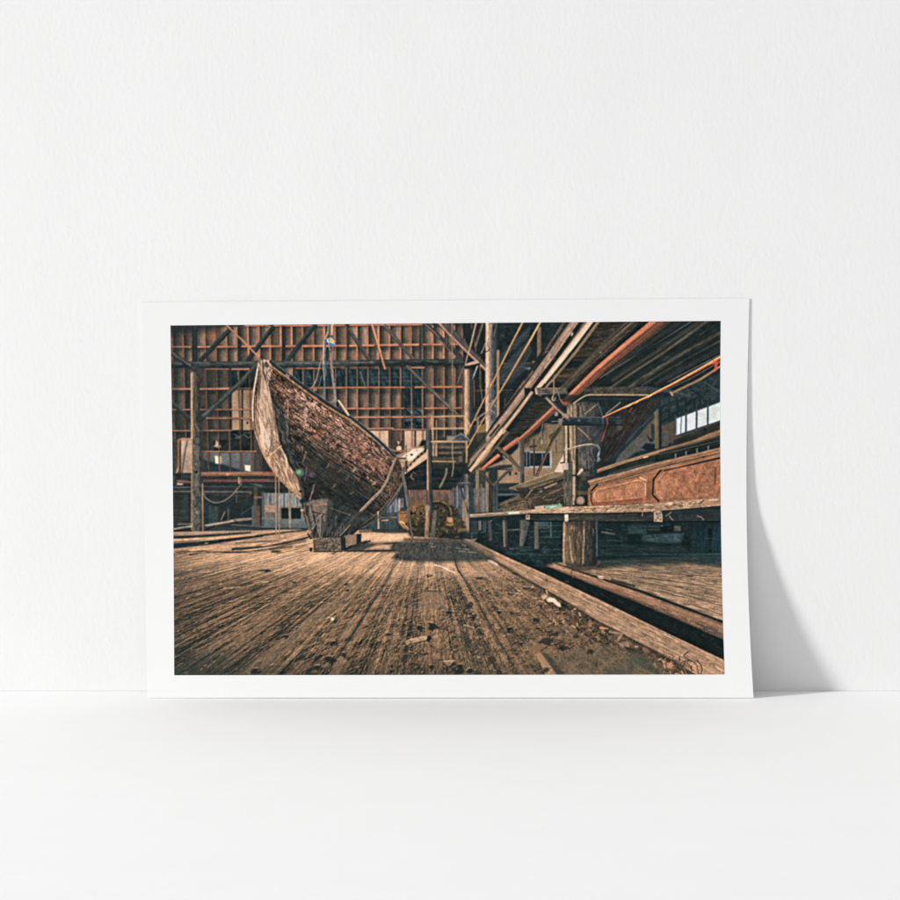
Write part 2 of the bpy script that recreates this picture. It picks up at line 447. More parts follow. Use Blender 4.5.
L([(205, 525.4), (224, 522.8), (236, 520.2)], 1, (200, 180, 152), .8); L([(234, 520), (240, 523)], 1.5, (50, 52, 50), .7)
P([(203, 527), (240, 523), (270, 524), (310, 528), (310, 532), (203, 533)], (52, 56, 56), gr=(-2, 16, 1.2, .3)); L([(232, 524.6), (262, 526.8)], 1.2, (96, 98, 98), .8); L([(206, 530), (214, 526)], 1.2, (30, 32, 33), .8)
# post
B(195.2, 372, 195.4, 440, 8.6, [(60, 60, 54), (66, 62, 54), (82, 73, 60), (100, 86, 69), (164, 132, 99)], w2=9, amp=.42, lu=10, lv=1, rough=.25)
B(196.2, 438, 197, 533, 8.8, [(48, 52, 51), (74, 74, 68), (100, 92, 80), (84, 80, 72), (120, 104, 84)], w2=9.4, amp=.34, lu=4, lv=1.2, rough=.3)
L([(191.4, 374), (191.8, 420), (192, 438)], 1.3, (214, 172, 126), .75, var=.2); L([(191.7, 436), (191.6, 530)], 1.1, (196, 152, 112), .75, var=.25)
L([(198, 408), (197, 418), (200, 428)], 1.5, (60, 56, 48), .8); L([(195, 424), (199, 431)], 1.1, (160, 132, 100), .5)
P([(191, 362), (199, 364), (202, 372), (198, 378), (195, 372), (192, 371)], (52, 56, 54), a=.9, mott=(2.5, .4)); P([(198, 412), (202, 416), (206, 418), (200, 424), (196, 420)], (44, 46, 44), a=.85)
scat([(193, 440), (201, 440), (202, 530), (193, 530)], 70, .8, 3, .9, 80, 40, [(34, 37, 37), (140, 126, 106), (40, 42, 42), (120, 108, 92)], (.3, .75)); E(196.4, 472, 1.4, 1.6, (28, 30, 30), .9)
P([(194, 512), (200, 511), (198, 516), (194, 518)], (150, 140, 124), a=.4, soft=1); L([(195, 514), (198, 516)], .8, (40, 42, 42), .7)
B(202.6, 482, 203, 532, 1.7, [(90, 78, 62), (170, 136, 104)], amp=.15)
R4(200.6, 430, 204, 473, (58, 52, 48), a=.6, gr=(90, 9, 1, .2)); 
# sill beams
B(201, 474.2, 264, 473.8, 4.4, [(140, 98, 74), (148, 106, 82), (124, 88, 68), (86, 65, 54)], amp=.14); E(227.5, 474.2, 1.8, 1.4, (196, 138, 100), .8); B(262, 473.8, 290, 474, 4.2, [(140, 88, 66), (146, 92, 68), (104, 72, 58)], amp=.16)
R4(202, 476.4, 285, 479.4, (46, 44, 42), a=.9, mott=(4, .3)); B(203, 480.8, 292, 480.6, 3.2, [(92, 60, 54), (110, 72, 64), (78, 55, 51)], amp=.16)
L([(202, 483), (290, 483)], 1.2, (34, 36, 36), .9); B(238.8, 477, 239, 484, 1.4, (170, 138, 110)); L([(241, 478), (240.6, 483)], 1, (150, 110, 90), .8)
# pier with red foot, corrugated shed, dark windows
B(256.6, 487, 257, 526, 6, [(36, 42, 42), (66, 60, 54), (80, 74, 66)], amp=.3); R4(255.5, 506, 260, 526, (104, 76, 62), a=.7, mott=(3, .3)); B(255, 497.6, 264, 497.2, 2.2, [(120, 84, 70), (98, 72, 62)]); E(255.5, 497.5, 1.4, 1.8, (120, 82, 68)); R4(252, 506, 254, 526, (84, 96, 96), a=.8)
R4(262, 492, 310, 507, (112, 120, 118), gr=(90, 20, .9, .34), mott=(6, .12)); R4(262, 506, 310, 519, (120, 110, 96), a=.85, gr=(90, 14, 1.1, .2)); R4(262, 518, 312, 529, (98, 106, 104), mott=(5, .1), g=(262, 518, 262, 529, (84, 92, 92)))
for k in range(16):
    x = 263 + k * 2.3 + rnd.uniform(-.6, .6); R4(x, 492 + rnd.uniform(0, 2), x + rnd.uniform(.5, 1.3), 507, rnd.choice([(150, 158, 154), (66, 74, 74), (160, 150, 132), (74, 80, 80)]), a=.7, soft=.5)
R4(262, 486, 304, 493, (44, 44, 42), mott=(4, .3)); L([(266, 490.5), (275, 491)], 2, (34, 36, 36), .9); L([(262, 487), (300, 487)], .9, (74, 76, 74), .6); R4(262, 492, 264.3, 526, (70, 80, 80), a=.9)
R4(265, 504.4, 275.8, 512.3, (156, 122, 98), gr=(0, 8, 1, .12)); L([(265, 504.4), (276, 504.4)], .7, (110, 80, 62), .8); R4(275.8, 496, 278.4, 512, (90, 98, 100), a=.7)
R4(281.4, 508, 301, 518.8, (27, 34, 35), soft=.4, mott=(4, .2)); B(289.4, 486, 290.2, 530, 2.2, [(110, 100, 78), (150, 138, 108)], amp=.15)
L([(262, 518.4), (281, 518.2)], .7, (140, 138, 130), .6); L([(262, 528.6), (308, 529)], 1.8, (40, 44, 45), .9)

# -------------------------------------------- dark roof space centre / right
P([(463, 318), (732, 318), (732, 470), (640, 470), (600, 474), (463, 474)], (34, 38, 38), soft=1, mott=(9, .25))
P([(498, 318), (560, 318), (505, 400), (498, 400)], (32, 38, 39), a=.9, soft=2, mott=(4, .35))
P([(463, 322), (486, 322), (486, 440), (463, 440)], (36, 38, 37), a=.9, soft=1, gr=(90, 20, 1.5, .25))
for (xx, y0, y1) in [(449.5, 330, 362), (455.3, 370, 428), (462.3, 330, 358), (462.8, 370, 428), (474, 380, 406), (505, 398, 410)]:
    L([(xx, y0), (xx + .3, y1)], 1.1, (150, 92, 64), .65, var=.2)
L([(470, 391), (486, 390.4)], .9, (130, 86, 60), .6); L([(501, 390.5), (512, 390)], .9, (120, 84, 60), .6); L([(468, 407.6), (486, 407.4)], .8, (120, 80, 58), .5)
R4(498, 362.6, 532, 364.6, (62, 58, 54), a=.9); L([(501, 363.4), (530, 363)], .7, (110, 92, 80), .6)
for (x0, y0, x1) in [(504, 366.6, 512), (515, 367, 524), (525, 368.4, 531), (536, 421, 540)]:
    R4(x0, y0 - .9, x1, y0 + .9, (96, 150, 138), a=.75, soft=.8, mott=(2, .3))
P([(529, 340), (532, 352), (520, 372), (505, 386), (498, 384), (498, 372), (512, 356)], (62, 66, 66), a=.8, soft=1, gr=(-50, 16, 2, .2))
P([(530, 326), (530, 336), (500, 362), (500, 354)], (66, 70, 70), a=.6, soft=1.2, gr=(-45, 16, 2, .2)); L([(520, 340), (506, 354)], 2.2, (84, 90, 92), .3, soft=1); P([(512, 366), (530, 364), (512, 384), (506, 384)], (60, 62, 62), a=.6, soft=1)
scat([(500, 324), (528, 324), (514, 350), (500, 356)], 40, 1, 4, 1, 20, 60, [(60, 62, 60), (20, 25, 26), (80, 76, 66)], (.2, .5), soft=.7)
E(502, 336, 2.6, 4, (66, 62, 56), .35, soft=2); E(506, 335, 1.6, 3, (20, 24, 24), .6, soft=1)
# long brace with pale lower edge
B(441, 322, 487, 369, 8.6, [(60, 56, 54), (86, 78, 74), (74, 66, 63), (58, 52, 50)], w2=7, amp=.24, lu=12)
L([(438.5, 322.6), (448, 333), (466, 351), (486, 370)], 1.8, (190, 142, 116), .9, w2=2.0, var=.12)
L([(440, 340), (449, 350), (463, 362)], 1.4, (128, 96, 80), .7); B(440, 338, 463, 361, 3, [(66, 62, 58), (52, 51, 50)], amp=.2, a=.8)
# thin rods and ropes in the middle
for q, w, c, a in [([(476, 323), (470.5, 346)], 1.5, (186, 150, 110), .95), ([(470.5, 346), (467, 357), (464.5, 369)], 1.6, (160, 130, 100), .9), ([(482.5, 324), (475.5, 346)], 2.2, (116, 96, 84), .8), ([(475.5, 344), (475.8, 351)], 1.2, (130, 108, 84), .7),
                   ([(494, 323), (487, 340), (481.5, 353)], 1.3, (130, 118, 98), .9), ([(497, 322), (492.5, 342), (490.5, 352)], 1.3, (130, 118, 100), .85), ([(492, 324), (486, 341)], 1, (50, 48, 46), .8), ([(478, 364.6), (472, 380)], 1.2, (188, 180, 158), .9), ([(464, 366), (457, 384)], .8, (128, 118, 98), .7),
                   ([(452, 323), (452.4, 380), (453, 434)], 1.5, (126, 112, 96), .75), ([(446.2, 322), (446.4, 345)], 1, (120, 100, 80), .5), ([(480, 364), (480.4, 386), (482.6, 402)], .9, (130, 116, 92), .8), ([(455, 387), (449.5, 406)], 1, (130, 116, 98), .7), ([(463, 368), (458, 378)], .8, (110, 100, 84), .6),
                   ([(495.6, 326), (494.6, 352), (494.8, 374)], 1, (92, 94, 94), .7), ([(471.5, 323), (471.6, 328)], 1, (150, 120, 90), .6), ([(473, 337), (475.3, 345)], .8, (120, 110, 90), .6), ([(464.3, 339), (467, 348)], 1.2, (110, 102, 86), .6), ([(440, 419), (452, 420.5), (458, 424)], .8, (120, 122, 118), .5), ([(432, 416), (452, 423)], .7, (110, 112, 110), .4)]:
    L(q, w, c, a, var=.15)
# bracket and post with tan face
P([(465, 364), (477.5, 360), (479, 363.5), (468, 367.5)], (186, 150, 120), mott=(3, .15)); P([(464, 366.5), (480, 363), (480, 365), (466, 369.5)], (32, 34, 34)); R4(464, 366, 470.5, 369.5, (40, 42, 40))
R4(469.5, 369, 473, 440, (52, 58, 62), a=.9, soft=.7); B(467, 369, 467.2, 441, 6, [(78, 74, 70), (150, 124, 98), (206, 168, 130), (176, 138, 104)], w2=6, amp=.14, lu=12, lv=1, rough=.15)
L([(464.4, 370), (464.2, 440)], .9, (150, 108, 78), .8); scat([(465, 395), (470, 395), (470, 440), (465, 440)], 26, 1, 4, .7, 88, 10, [(90, 74, 60), (224, 190, 152)], (.3, .7))
# main pole with light and bluish sides
B(489.6, 321, 490.6, 452, 8.2, [(52, 60, 66), (88, 88, 86), (140, 120, 102), (196, 160, 126), (170, 130, 98)], w2=10.5, amp=.22, lu=7, lv=1.4, rough=.35)
L([(487.4, 322), (487.4, 348), (487, 392), (486.8, 440)], 2.6, (222, 180, 140), .8, var=.22); L([(496.2, 324), (496, 350), (496.6, 420)], 2.2, (56, 66, 74), .7, soft=1)
L([(485.5, 352), (488.5, 350.5), (490, 348.6)], 1, (60, 48, 40), .9); L([(489, 338), (487.5, 344), (490.4, 352)], 1, (66, 60, 54), .6); L([(491, 325), (490, 336), (489, 341)], 2, (190, 152, 120), .7)
P([(489, 392), (495, 390), (498, 404), (497, 424), (491, 432), (489, 416)], (86, 92, 100), a=.6, soft=1.4, mott=(2.4, .4)); scat([(486, 385), (497, 385), (496, 440), (486, 440)], 90, .8, 3, .9, 90, 45, [(60, 58, 58), (206, 186, 166), (70, 78, 92), (170, 140, 116)], (.3, .7))
R4(496.6, 350, 499.4, 418, (140, 110, 78), g=(496, 350, 496, 418, (170, 128, 88)), gr=(90, 12, .9, .2)); L([(496.5, 380), (496.6, 417)], .7, (60, 72, 90), .8)
L([(475, 420), (486, 412)], 1.8, (146, 138, 128), .85, var=.2); L([(478, 424), (486, 416)], 1.4, (130, 120, 106), .7); L([(470, 419), (478, 411)], 2.8, (64, 68, 70), .7, soft=.9); L([(466, 418), (471, 426.5)], 1.2, (206, 162, 110), .9)
R4(476.6, 417, 479, 441, (140, 112, 80), gr=(90, 10, .8, .2)); P([(479, 426), (486, 423), (486, 434), (480, 441), (479, 441)], (126, 104, 66)); P([(474, 425), (477, 425), (477, 430), (474, 432)], (70, 72, 72))

# ------------------------------------------- centre: far building
P([(476, 452), (566, 436), (566, 486), (476, 500)], (158, 126, 94), soft=1, mott=(9, .09), g=(500, 440, 560, 480, (132, 110, 82)))
P([(474, 470), (498, 470), (498, 520), (474, 520)], (50, 56, 58), a=.9, soft=1, mott=(3, .3))
P([(498, 440), (526, 440), (508, 458), (486, 468), (480, 468)], (36, 36, 35), soft=1)
P([(519, 440), (566, 424), (566, 440), (530, 446), (519, 450)], (74, 68, 52), a=.7, soft=2)
P([(545, 424), (567, 424), (567, 474), (545, 476)], (120, 102, 72), soft=1, g=(545, 424, 545, 474, (146, 122, 90)), mott=(8, .08))
P([(530, 438), (548, 430), (548, 452), (530, 453)], (112, 96, 68), soft=1, mott=(6, .1))
for k in range(3):
    L([(556 + k * 3, 428), (556 + k * 3, 455)], .7, (96, 84, 62), .5)
R4(496, 484, 522, 520, (36, 42, 44), a=.95, soft=1.2, mott=(4, .3)); L([(497, 484), (521, 483.6)], 1.4, (40, 44, 46), .9); L([(498, 494.6), (521, 494.4)], 1.8, (92, 120, 124), .7, soft=.7); L([(498, 489.5), (521, 489.4)], 1, (60, 72, 74), .7); R4(498, 496.5, 521, 502, (18, 24, 26), a=.9, soft=.8)
# corrugated bluish wall in gaps
R4(452, 488, 486, 521, (92, 98, 102), gr=(90, 20, 1.0, .4), mott=(5, .15), a=.96)
for k in range(16):
    x = 452 + k * 2.1 + rnd.uniform(-.5, .5); R4(x, 488, x + rnd.uniform(.5, 1.2), 520, rnd.choice([(140, 144, 152), (44, 52, 56), (150, 146, 146), (36, 46, 50), (60, 70, 74)]), a=.75, soft=.5)
# window in far building
R4(524, 451, 531, 467, (34, 42, 44)); L([(524, 451.5), (532, 451.2)], 1, (140, 156, 164), .9); L([(524, 467.3), (532, 467.2)], 1, (140, 156, 164), .9); L([(526.6, 452), (526.6, 466)], .9, (110, 130, 140), .9)
R4(529.6, 451.6, 551.6, 467.6, (148, 156, 158)); R4(530, 453, 549.8, 466, (34, 40, 42), mott=(4, .2)); L([(542.4, 452), (542.2, 466)], 1, (130, 146, 150), .8); L([(551, 451), (551, 468)], 1, (170, 176, 174), .8); L([(530, 467.3), (551, 467)], 1, (160, 168, 166), .8)
L([(556.4, 440), (556.6, 453)], .8, (60, 62, 56), .8); L([(552, 452.5), (565, 452.4)], .8, (100, 90, 72), .8); E(541.8, 442, .8, 2.2, (200, 186, 160), .6); L([(530, 447), (536, 446)], 1.8, (40, 46, 48), .9)
E(516, 473.6, 1.1, 1.2, (50, 48, 40)); R4(509, 471, 511.2, 475.4, (44, 44, 40)); R4(503, 456, 505, 468, (90, 110, 120), a=.6)
P([(554, 472), (564, 453.6), (564.6, 472.6)], (216, 190, 164), soft=.6, mott=(6, .06))
# underside of the upper floor on the right
ROOF = [(600, 318), (732, 318), (732, 372), (668, 392), (600, 398), (536, 398), (548, 380)]
P(ROOF, (33, 37, 36), soft=1, gr=(-31, 30, 2.2, .3), mott=(8, .22))
P([(598, 322), (640, 322), (580, 380), (548, 382)], (44, 39, 34), soft=1.4, gr=(-3, 14, 1.1, .5))
scat([(600, 324), (634, 324), (578, 384), (549, 386)], 150, 3, 12, .8, -2, 5, [(90, 70, 50), (110, 78, 50), (24, 26, 26), (72, 58, 46), (60, 52, 44)], (.25, .6), soft=.6)
P([(566, 361), (586, 361), (578, 368), (562, 368)], (22, 32, 34), a=.9, soft=.8); R4(558, 375, 572, 377, (150, 100, 60), a=.5, soft=1); R4(553, 368.5, 580, 370.2, (96, 72, 50), a=.5, soft=.7)
scat([(596, 330), (632, 326), (612, 352), (580, 354)], 34, 3, 9, .9, -2, 4, [(112, 84, 56), (134, 92, 56)], (.25, .5), soft=.6)
# stub post
R4(537.2, 327, 541.2, 362, (128, 106, 76), g=(537, 0, 541, 0, (96, 82, 64)), gr=(90, 12, 1, .15)); P([(532, 361), (537, 361), (537, 363), (532, 363)], (110, 96, 84)); R4(530, 363, 540, 365.5, (56, 50, 44), a=.8)

# beams running to the far end
def run(pts, cols, amp=.16, lu=16, lv=.9, a=1, rough=0):
    """beam through (x, y, width) stations"""
    if pts[-1][0] < pts[0][0]:
        cols = cols[::-1] if isinstance(cols, list) else cols
    for (xa, ya, wa), (xb, yb, wb) in zip(pts, pts[1:]):
        B(xa, ya, xb, yb, wa, cols, w2=wb, amp=amp, lu=lu, lv=lv, a=a, cap=.4, rough=rough)


run([(566, 320, 9), (533, 372, 8), (500, 420, 7), (468, 466, 5)], [(40, 38, 36), (58, 52, 46), (46, 44, 40)], amp=.25)
L([(565, 321), (552, 340), (546, 350)], .9, (128, 112, 96), .8); L([(552, 341), (562, 328)], .8, (100, 90, 78), .6); L([(546, 351.5), (536, 366)], 1, (120, 104, 90), .8); L([(546, 351.6), (549.5, 352)], .8, (150, 130, 110), .7); P([(540, 356), (548, 352), (540, 364), (534, 370)], (34, 38, 38), a=.9)
L([(533, 371), (520, 388)], 1, (140, 116, 96), .8); L([(524, 381), (519, 388), (504, 408)], 1.3, (128, 104, 86), .8); L([(515, 392), (500, 414), (484, 437)], .9, (40, 38, 36), .8)
run([(576, 320, 8.4), (555, 350, 8), (534, 379, 7.4), (510, 411, 7), (486, 441, 6.4), (467, 466, 4.8)], [(128, 104, 84), (166, 134, 108), (146, 118, 96), (98, 82, 70)], amp=.16, rough=.2)
L([(578.5, 321), (559, 349), (545, 368)], 1, (214, 174, 144), .75, var=.3); L([(530, 381), (510, 408), (492, 432)], 1.2, (196, 158, 132), .5, var=.3)
scat([(571, 324), (578, 324), (536, 380), (530, 380)], 60, 1.5, 5, .7, -55, 8, [(90, 72, 62), (196, 160, 136), (80, 74, 72)], (.3, .6)); L([(556, 345), (553, 350)], 2, (104, 100, 98), .6, soft=.9); L([(550, 355), (548, 360)], 1.4, (200, 166, 140), .7)
run([(584, 320, 6), (560, 354, 5.5), (536, 386, 5), (500, 432, 4)], [(44, 42, 37), (36, 38, 36), (52, 46, 40)], amp=.2); P([(524, 388), (530, 388), (531, 393), (525, 396)], (34, 38, 40)); E(572, 334.2, 1, 2, (190, 180, 170), .9, ang=15); L([(573, 320), (590, 320)], 1, (50, 46, 42), .8)
L([(554, 352), (553.6, 360)], 1.1, (120, 110, 96), .6)
run([(588, 320, 4), (562, 356, 3.6), (541, 384, 3)], [(96, 84, 66), (128, 110, 86)], amp=.15)
run([(592.6, 320, 6.6), (567, 352, 5.6), (543.5, 382, 4.6)], [(190, 150, 118), (228, 196, 162), (240, 212, 180), (196, 164, 130)], amp=.08, lu=26)
run([(543.5, 381.5, 4.4), (537, 389, 3.6)], [(224, 188, 150), (200, 164, 126)], amp=.1); P([(535, 388), (539, 389), (538.6, 395), (535.6, 394)], (196, 166, 138))
run([(596.8, 320, 3.2), (572, 353, 3), (550, 381, 2.6)], [(40, 44, 40), (52, 54, 48)]); P([(578, 345), (582, 340), (576, 350), (570, 355), (568, 355)], (34, 44, 44))
run([(600, 320, 3), (576, 352, 2.6), (551, 382, 2.2)], [(152, 124, 92), (112, 92, 70)], amp=.2); L([(551, 381), (540, 395)], 2.2, (140, 118, 92), .9, var=.2); L([(554, 375), (553.6, 382)], 1.1, (120, 104, 86), .8)
run([(532, 392, 3.4), (518, 411, 3.6), (503, 430, 4)], [(120, 98, 76), (206, 166, 126), (150, 118, 92)], amp=.14); run([(503, 430, 4.6), (494, 441, 4.2), (470, 471, 3.2)], [(190, 150, 112), (230, 188, 144), (190, 148, 112)], amp=.14)
P([(502, 427), (507, 431), (506.5, 435), (503, 434)], (176, 150, 124)); run([(508, 432, 4.4), (490, 456, 3.6), (474, 471, 2)], [(66, 60, 52), (98, 84, 66), (60, 54, 46)], amp=.2); L([(499, 425), (490, 436)], 2, (30, 32, 32), .8)
run([(481, 446, 3), (468, 460, 2)], [(176, 138, 112), (120, 96, 80)], amp=.1, a=.5)
run([(467, 466, 3.2), (456, 482, 2.4)], [(52, 40, 36), (110, 62, 46), (60, 44, 38)], amp=.15); run([(474, 472, 3), (458, 488, 2)], [(60, 56, 50), (84, 74, 62), (40, 40, 40)], amp=.15)
# roof underside between the pale beam and the pipe (towards the far end)
P([(540, 397), (560, 397), (500, 455), (480, 468)], (40, 38, 35), soft=1, gr=(-2, 12, 1.1, .45)); scat([(536, 400), (556, 400), (516, 440), (498, 450)], 60, 2, 8, .7, -1, 5, [(80, 66, 50), (22, 26, 26), (104, 80, 52), (60, 54, 46)], (.25, .6), soft=.6)
# double dark beam left of the pipe
run([(634, 319, 8), (600, 350, 8), (572, 380, 8), (560, 392, 7)], [(58, 54, 46), (78, 70, 58), (62, 54, 44), (92, 76, 60), (70, 58, 48), (40, 38, 34)], amp=.22, lu=22)
L([(630, 324), (601, 348), (572, 378)], .7, (132, 114, 90), .6, var=.2); L([(636, 325), (610, 347), (582, 373)], .8, (126, 100, 74), .6, var=.2); E(600.6, 352.6, .9, .7, (180, 160, 134), .7)
L([(560, 392), (530, 425)], 3, (52, 50, 44), .7, soft=1); L([(556, 400), (530, 427)], 1, (92, 80, 66), .5)
run([(650, 320, 3.6), (620, 345, 3.4), (590, 372, 3)], (24, 27, 27), a=.9)
# orange pipe
PC = [(176, 98, 68), (206, 120, 82), (200, 114, 78), (186, 106, 74), (126, 72, 52), (104, 62, 47), (140, 82, 58), (96, 60, 46), (118, 72, 52), (74, 50, 40)]
run([(661.5, 319, 12), (627.4, 347, 11.2), (599.6, 370, 10), (565, 403, 7.6)], PC, amp=.07, lu=30, lv=.8)
run([(672, 319, 3.4), (632, 351, 3.2), (606, 375, 2.6)], [(96, 64, 46), (70, 54, 42)], amp=.15); L([(668, 322), (630, 352), (596, 382)], .6, (60, 44, 36), .7)
L([(655, 322), (620, 349), (563, 400)], 1.1, (232, 146, 104), .5); P([(560.6, 400), (563, 398.6), (571, 405), (566, 406), (562.5, 404)], (150, 84, 60)); E(566, 404.4, 2.6, 1.1, (120, 70, 52), .9); L([(561, 400), (562.4, 402.5)], 1.6, (220, 124, 84), .9)
run([(557, 406.5, 6.6), (530, 431.5, 5.4), (516, 443, 4.2)], [(166, 96, 68), (198, 114, 80), (150, 88, 63), (92, 60, 47), (116, 70, 53), (80, 54, 44)], amp=.08)
run([(519, 439, 4.6), (504, 450, 4.4)], [(206, 110, 74), (186, 102, 70), (96, 60, 46)], amp=.08); run([(499, 455, 4), (481.5, 469.5, 2.6)], [(206, 108, 70), (226, 124, 82), (130, 78, 56)], amp=.08); L([(534, 434), (520, 446)], 2.4, (56, 52, 46), .7, soft=.8); E(482, 469.4, 1.2, 1.2, (150, 96, 76))
# thin wire + right-hand purlins
run([(686, 318, 9), (640, 350, 9), (606, 374, 7)], [(40, 42, 40), (50, 48, 43), (34, 36, 36)], amp=.22, a=.6)
L([(700, 316), (662, 340), (622, 364), (600, 378)], .8, (112, 114, 108), .7); L([(690, 320), (668, 333)], 1, (90, 84, 72), .5); L([(688, 333), (660, 345)], .8, (80, 74, 64), .5)
run([(712, 318, 2.8), (668, 350, 2.8), (622, 380, 2.4), (608, 390, 2)], [(110, 100, 78), (82, 76, 62), (58, 55, 48)], amp=.2, a=.85); run([(703, 320, 4), (660, 349, 4), (612, 381, 3.4)], [(52, 52, 48), (66, 62, 54), (46, 46, 43)], amp=.25, a=.85); run([(690, 319, 3), (645, 350, 3), (600, 385, 2.6)], (28, 31, 31), amp=.2, a=.7)
run([(728, 330, 6), (690, 350, 6.4), (644, 378, 6), (628, 388, 4)], [(54, 54, 49), (80, 76, 64), (62, 58, 50), (52, 50, 45)], amp=.4, lu=9, lv=1.2, a=.9, rough=.4); run([(722, 340, 2), (680, 362, 2), (642, 385, 1.6)], [(74, 70, 60), (60, 58, 50)], amp=.3, a=.8)
run([(724, 349, 8), (690, 366, 7), (655, 385, 5)], [(40, 42, 42), (54, 52, 48), (36, 38, 38)], amp=.28, lu=9, lv=1.4, a=.8); run([(723, 335, 5), (686, 356, 5), (650, 378, 3)], (24, 30, 31), amp=.2, a=.55)
run([(722, 352, 1.6), (690, 369, 1.4), (668, 381, 1.2)], (26, 30, 30), amp=.1)
L([(722, 354), (696, 367.5), (668, 382)], 1.6, (96, 94, 82), .8, var=.2)
for xx, yy in [(640, 352), (655, 342), (700, 335), (690, 344), (676, 366), (712, 348), (664, 360)]:
    L([(xx, yy), (xx + 6, yy - 4)], 1, rnd.choice([(92, 84, 70), (18, 22, 22)]), .5, soft=.8)

# ------------------------------------------------------- right: roof slab, far wall, windows
P([(600, 394), (668, 392), (722, 370), (724, 470), (600, 474)], (34, 42, 44), soft=1, mott=(6, .25))
P([(596, 425), (606, 414), (630, 403), (666, 398), (660, 408), (634, 436), (600, 470), (594, 470)], (46, 40, 38), soft=1.5, gr=(-58, 12, 1.2, .3), mott=(5, .25))
scat([(604, 416), (655, 402), (606, 462), (598, 462)], 60, 2, 8, .7, -58, 7, [(90, 72, 66), (26, 28, 28), (74, 60, 56), (100, 84, 76)], (.25, .55), soft=.6)
glow(602, 442, 4, 14, (24, 28, 30), .7); glow(606, 424, 6, 6, (30, 30, 30), .6)
# wall seen beyond the slab
P([(658, 408), (668, 406), (668, 446), (636, 452), (612, 470), (620, 452), (640, 434)], (84, 82, 78), soft=1, g=(640, 440, 656, 412, (88, 74, 50)), mott=(8, .1))
P([(661, 421), (722, 398), (722, 440), (661, 444)], (70, 63, 53), soft=.8, mott=(8, .12)); P([(661, 424), (680, 416), (680, 440), (661, 444)], (80, 70, 56), soft=.8, mott=(8, .1))
# big slanted members
P([(664, 398), (671, 398), (660, 412), (628, 446), (618, 456), (612, 458), (632, 432)], (40, 46, 48), soft=.9, gr=(-48, 14, 1.6, .25)); L([(668, 399), (659, 409), (655, 413)], 2.6, (84, 94, 96), .7); L([(654, 414), (636, 432), (626, 443)], 1.2, (78, 84, 84), .6)
P([(661, 400), (722, 372), (722, 404), (677, 419), (661, 425)], (44, 52, 53), soft=.8, mott=(4, .25), gr=(-20, 14, 2, .18))
for xx in (669, 677, 685.6, 694.5, 700, 710):
    L([(xx, 398), (xx + .4, 420 - (xx - 669) * .32)], 1.7, (28, 36, 40), .9)
for (q, w, c) in [([(661, 423), (684, 407), (698, 396), (708, 390)], 3, (30, 38, 42)), ([(660, 408), (690, 396), (722, 384)], 3.4, (34, 42, 44)), ([(670, 393), (690, 398), (722, 390)], 2, (44, 52, 54)), ([(700, 380), (722, 397)], 4, (40, 50, 54)), ([(664, 424), (690, 412), (722, 398)], 2.6, (38, 48, 52)), ([(688, 386), (700, 396), (706, 402)], 2.2, (30, 38, 40))]:
    L(q, w, c, .92, soft=.8, var=.15)
scat([(664, 394), (722, 372), (722, 386), (664, 412)], 60, 1, 5, .9, -20, 50, [(84, 92, 90), (20, 26, 28), (70, 78, 76), (28, 34, 36)], (.25, .6), soft=.7)
L([(704, 382), (722, 393)], .9, (74, 88, 94), .7)
run([(641, 388, 4.5), (668, 391, 4.5), (690, 396, 4)], [(52, 58, 60), (66, 72, 74), (40, 46, 48)], amp=.15)
# windows
P([(676.4, 418.2), (721, 401.4), (721, 420.4), (676.4, 435.6)], (208, 222, 222), soft=.6, g=(676, 0, 721, 0, (198, 218, 212)), mott=(12, .02)); L([(676.6, 418), (676.3, 435)], 1.4, (160, 168, 186), .9)
for x in (686.2, 696.8, 708):
    L([(x, 413.6 - (x - 686) * .37), (x - .2, 432.8 - (x - 686) * .35)], 1.7, (66, 86, 100), 1); L([(x - .4, 414 - (x - 686) * .37), (x - .6, 432 - (x - 686) * .35)], .8, (38, 48, 58), .9)
L([(681.6, 416), (681, 425), (680.6, 440)], 1, (66, 82, 96), .9); L([(675, 418.6), (722, 401)], 1.3, (52, 68, 78), .9); L([(676, 435.8), (722, 420.4)], 1.3, (44, 62, 74), .9); L([(676, 419), (676, 436)], 1.1, (78, 88, 110), .8)
P([(674, 440), (722, 422), (722, 431), (690, 444), (674, 446)], (46, 44, 36), soft=.8, gr=(-20, 14, 1.2, .3)); E(704.6, 430, 1.3, 1.4, (24, 26, 28), .9)
P([(692, 441), (708, 434), (722, 429), (722, 434), (704, 440), (694, 445)], (150, 110, 80), soft=.7, gr=(-20, 10, 1, .3)); P([(684, 450), (700, 440), (722, 432), (722, 448), (684, 456)], (44, 36, 30), a=.9, soft=.8, gr=(-18, 10, 1.2, .3))
# tan post & brackets
R4(654.6, 412, 658.6, 449, (118, 100, 70), g=(654, 0, 659, 0, (88, 78, 60)), gr=(90, 12, 1, .15)); R4(658.8, 408, 661.6, 449, (30, 38, 42)); R4(649, 424, 651, 440, (96, 82, 62), a=.8); R4(651, 424, 654.6, 440, (44, 50, 54), a=.85)
P([(641, 448), (646, 443), (655, 444), (655, 450), (648, 451)], (26, 34, 40)); P([(646, 434), (650, 438), (654, 441), (650, 442)], (30, 36, 42)); P([(664, 436), (668, 428), (668, 440), (663, 443)], (70, 84, 92), a=.7)

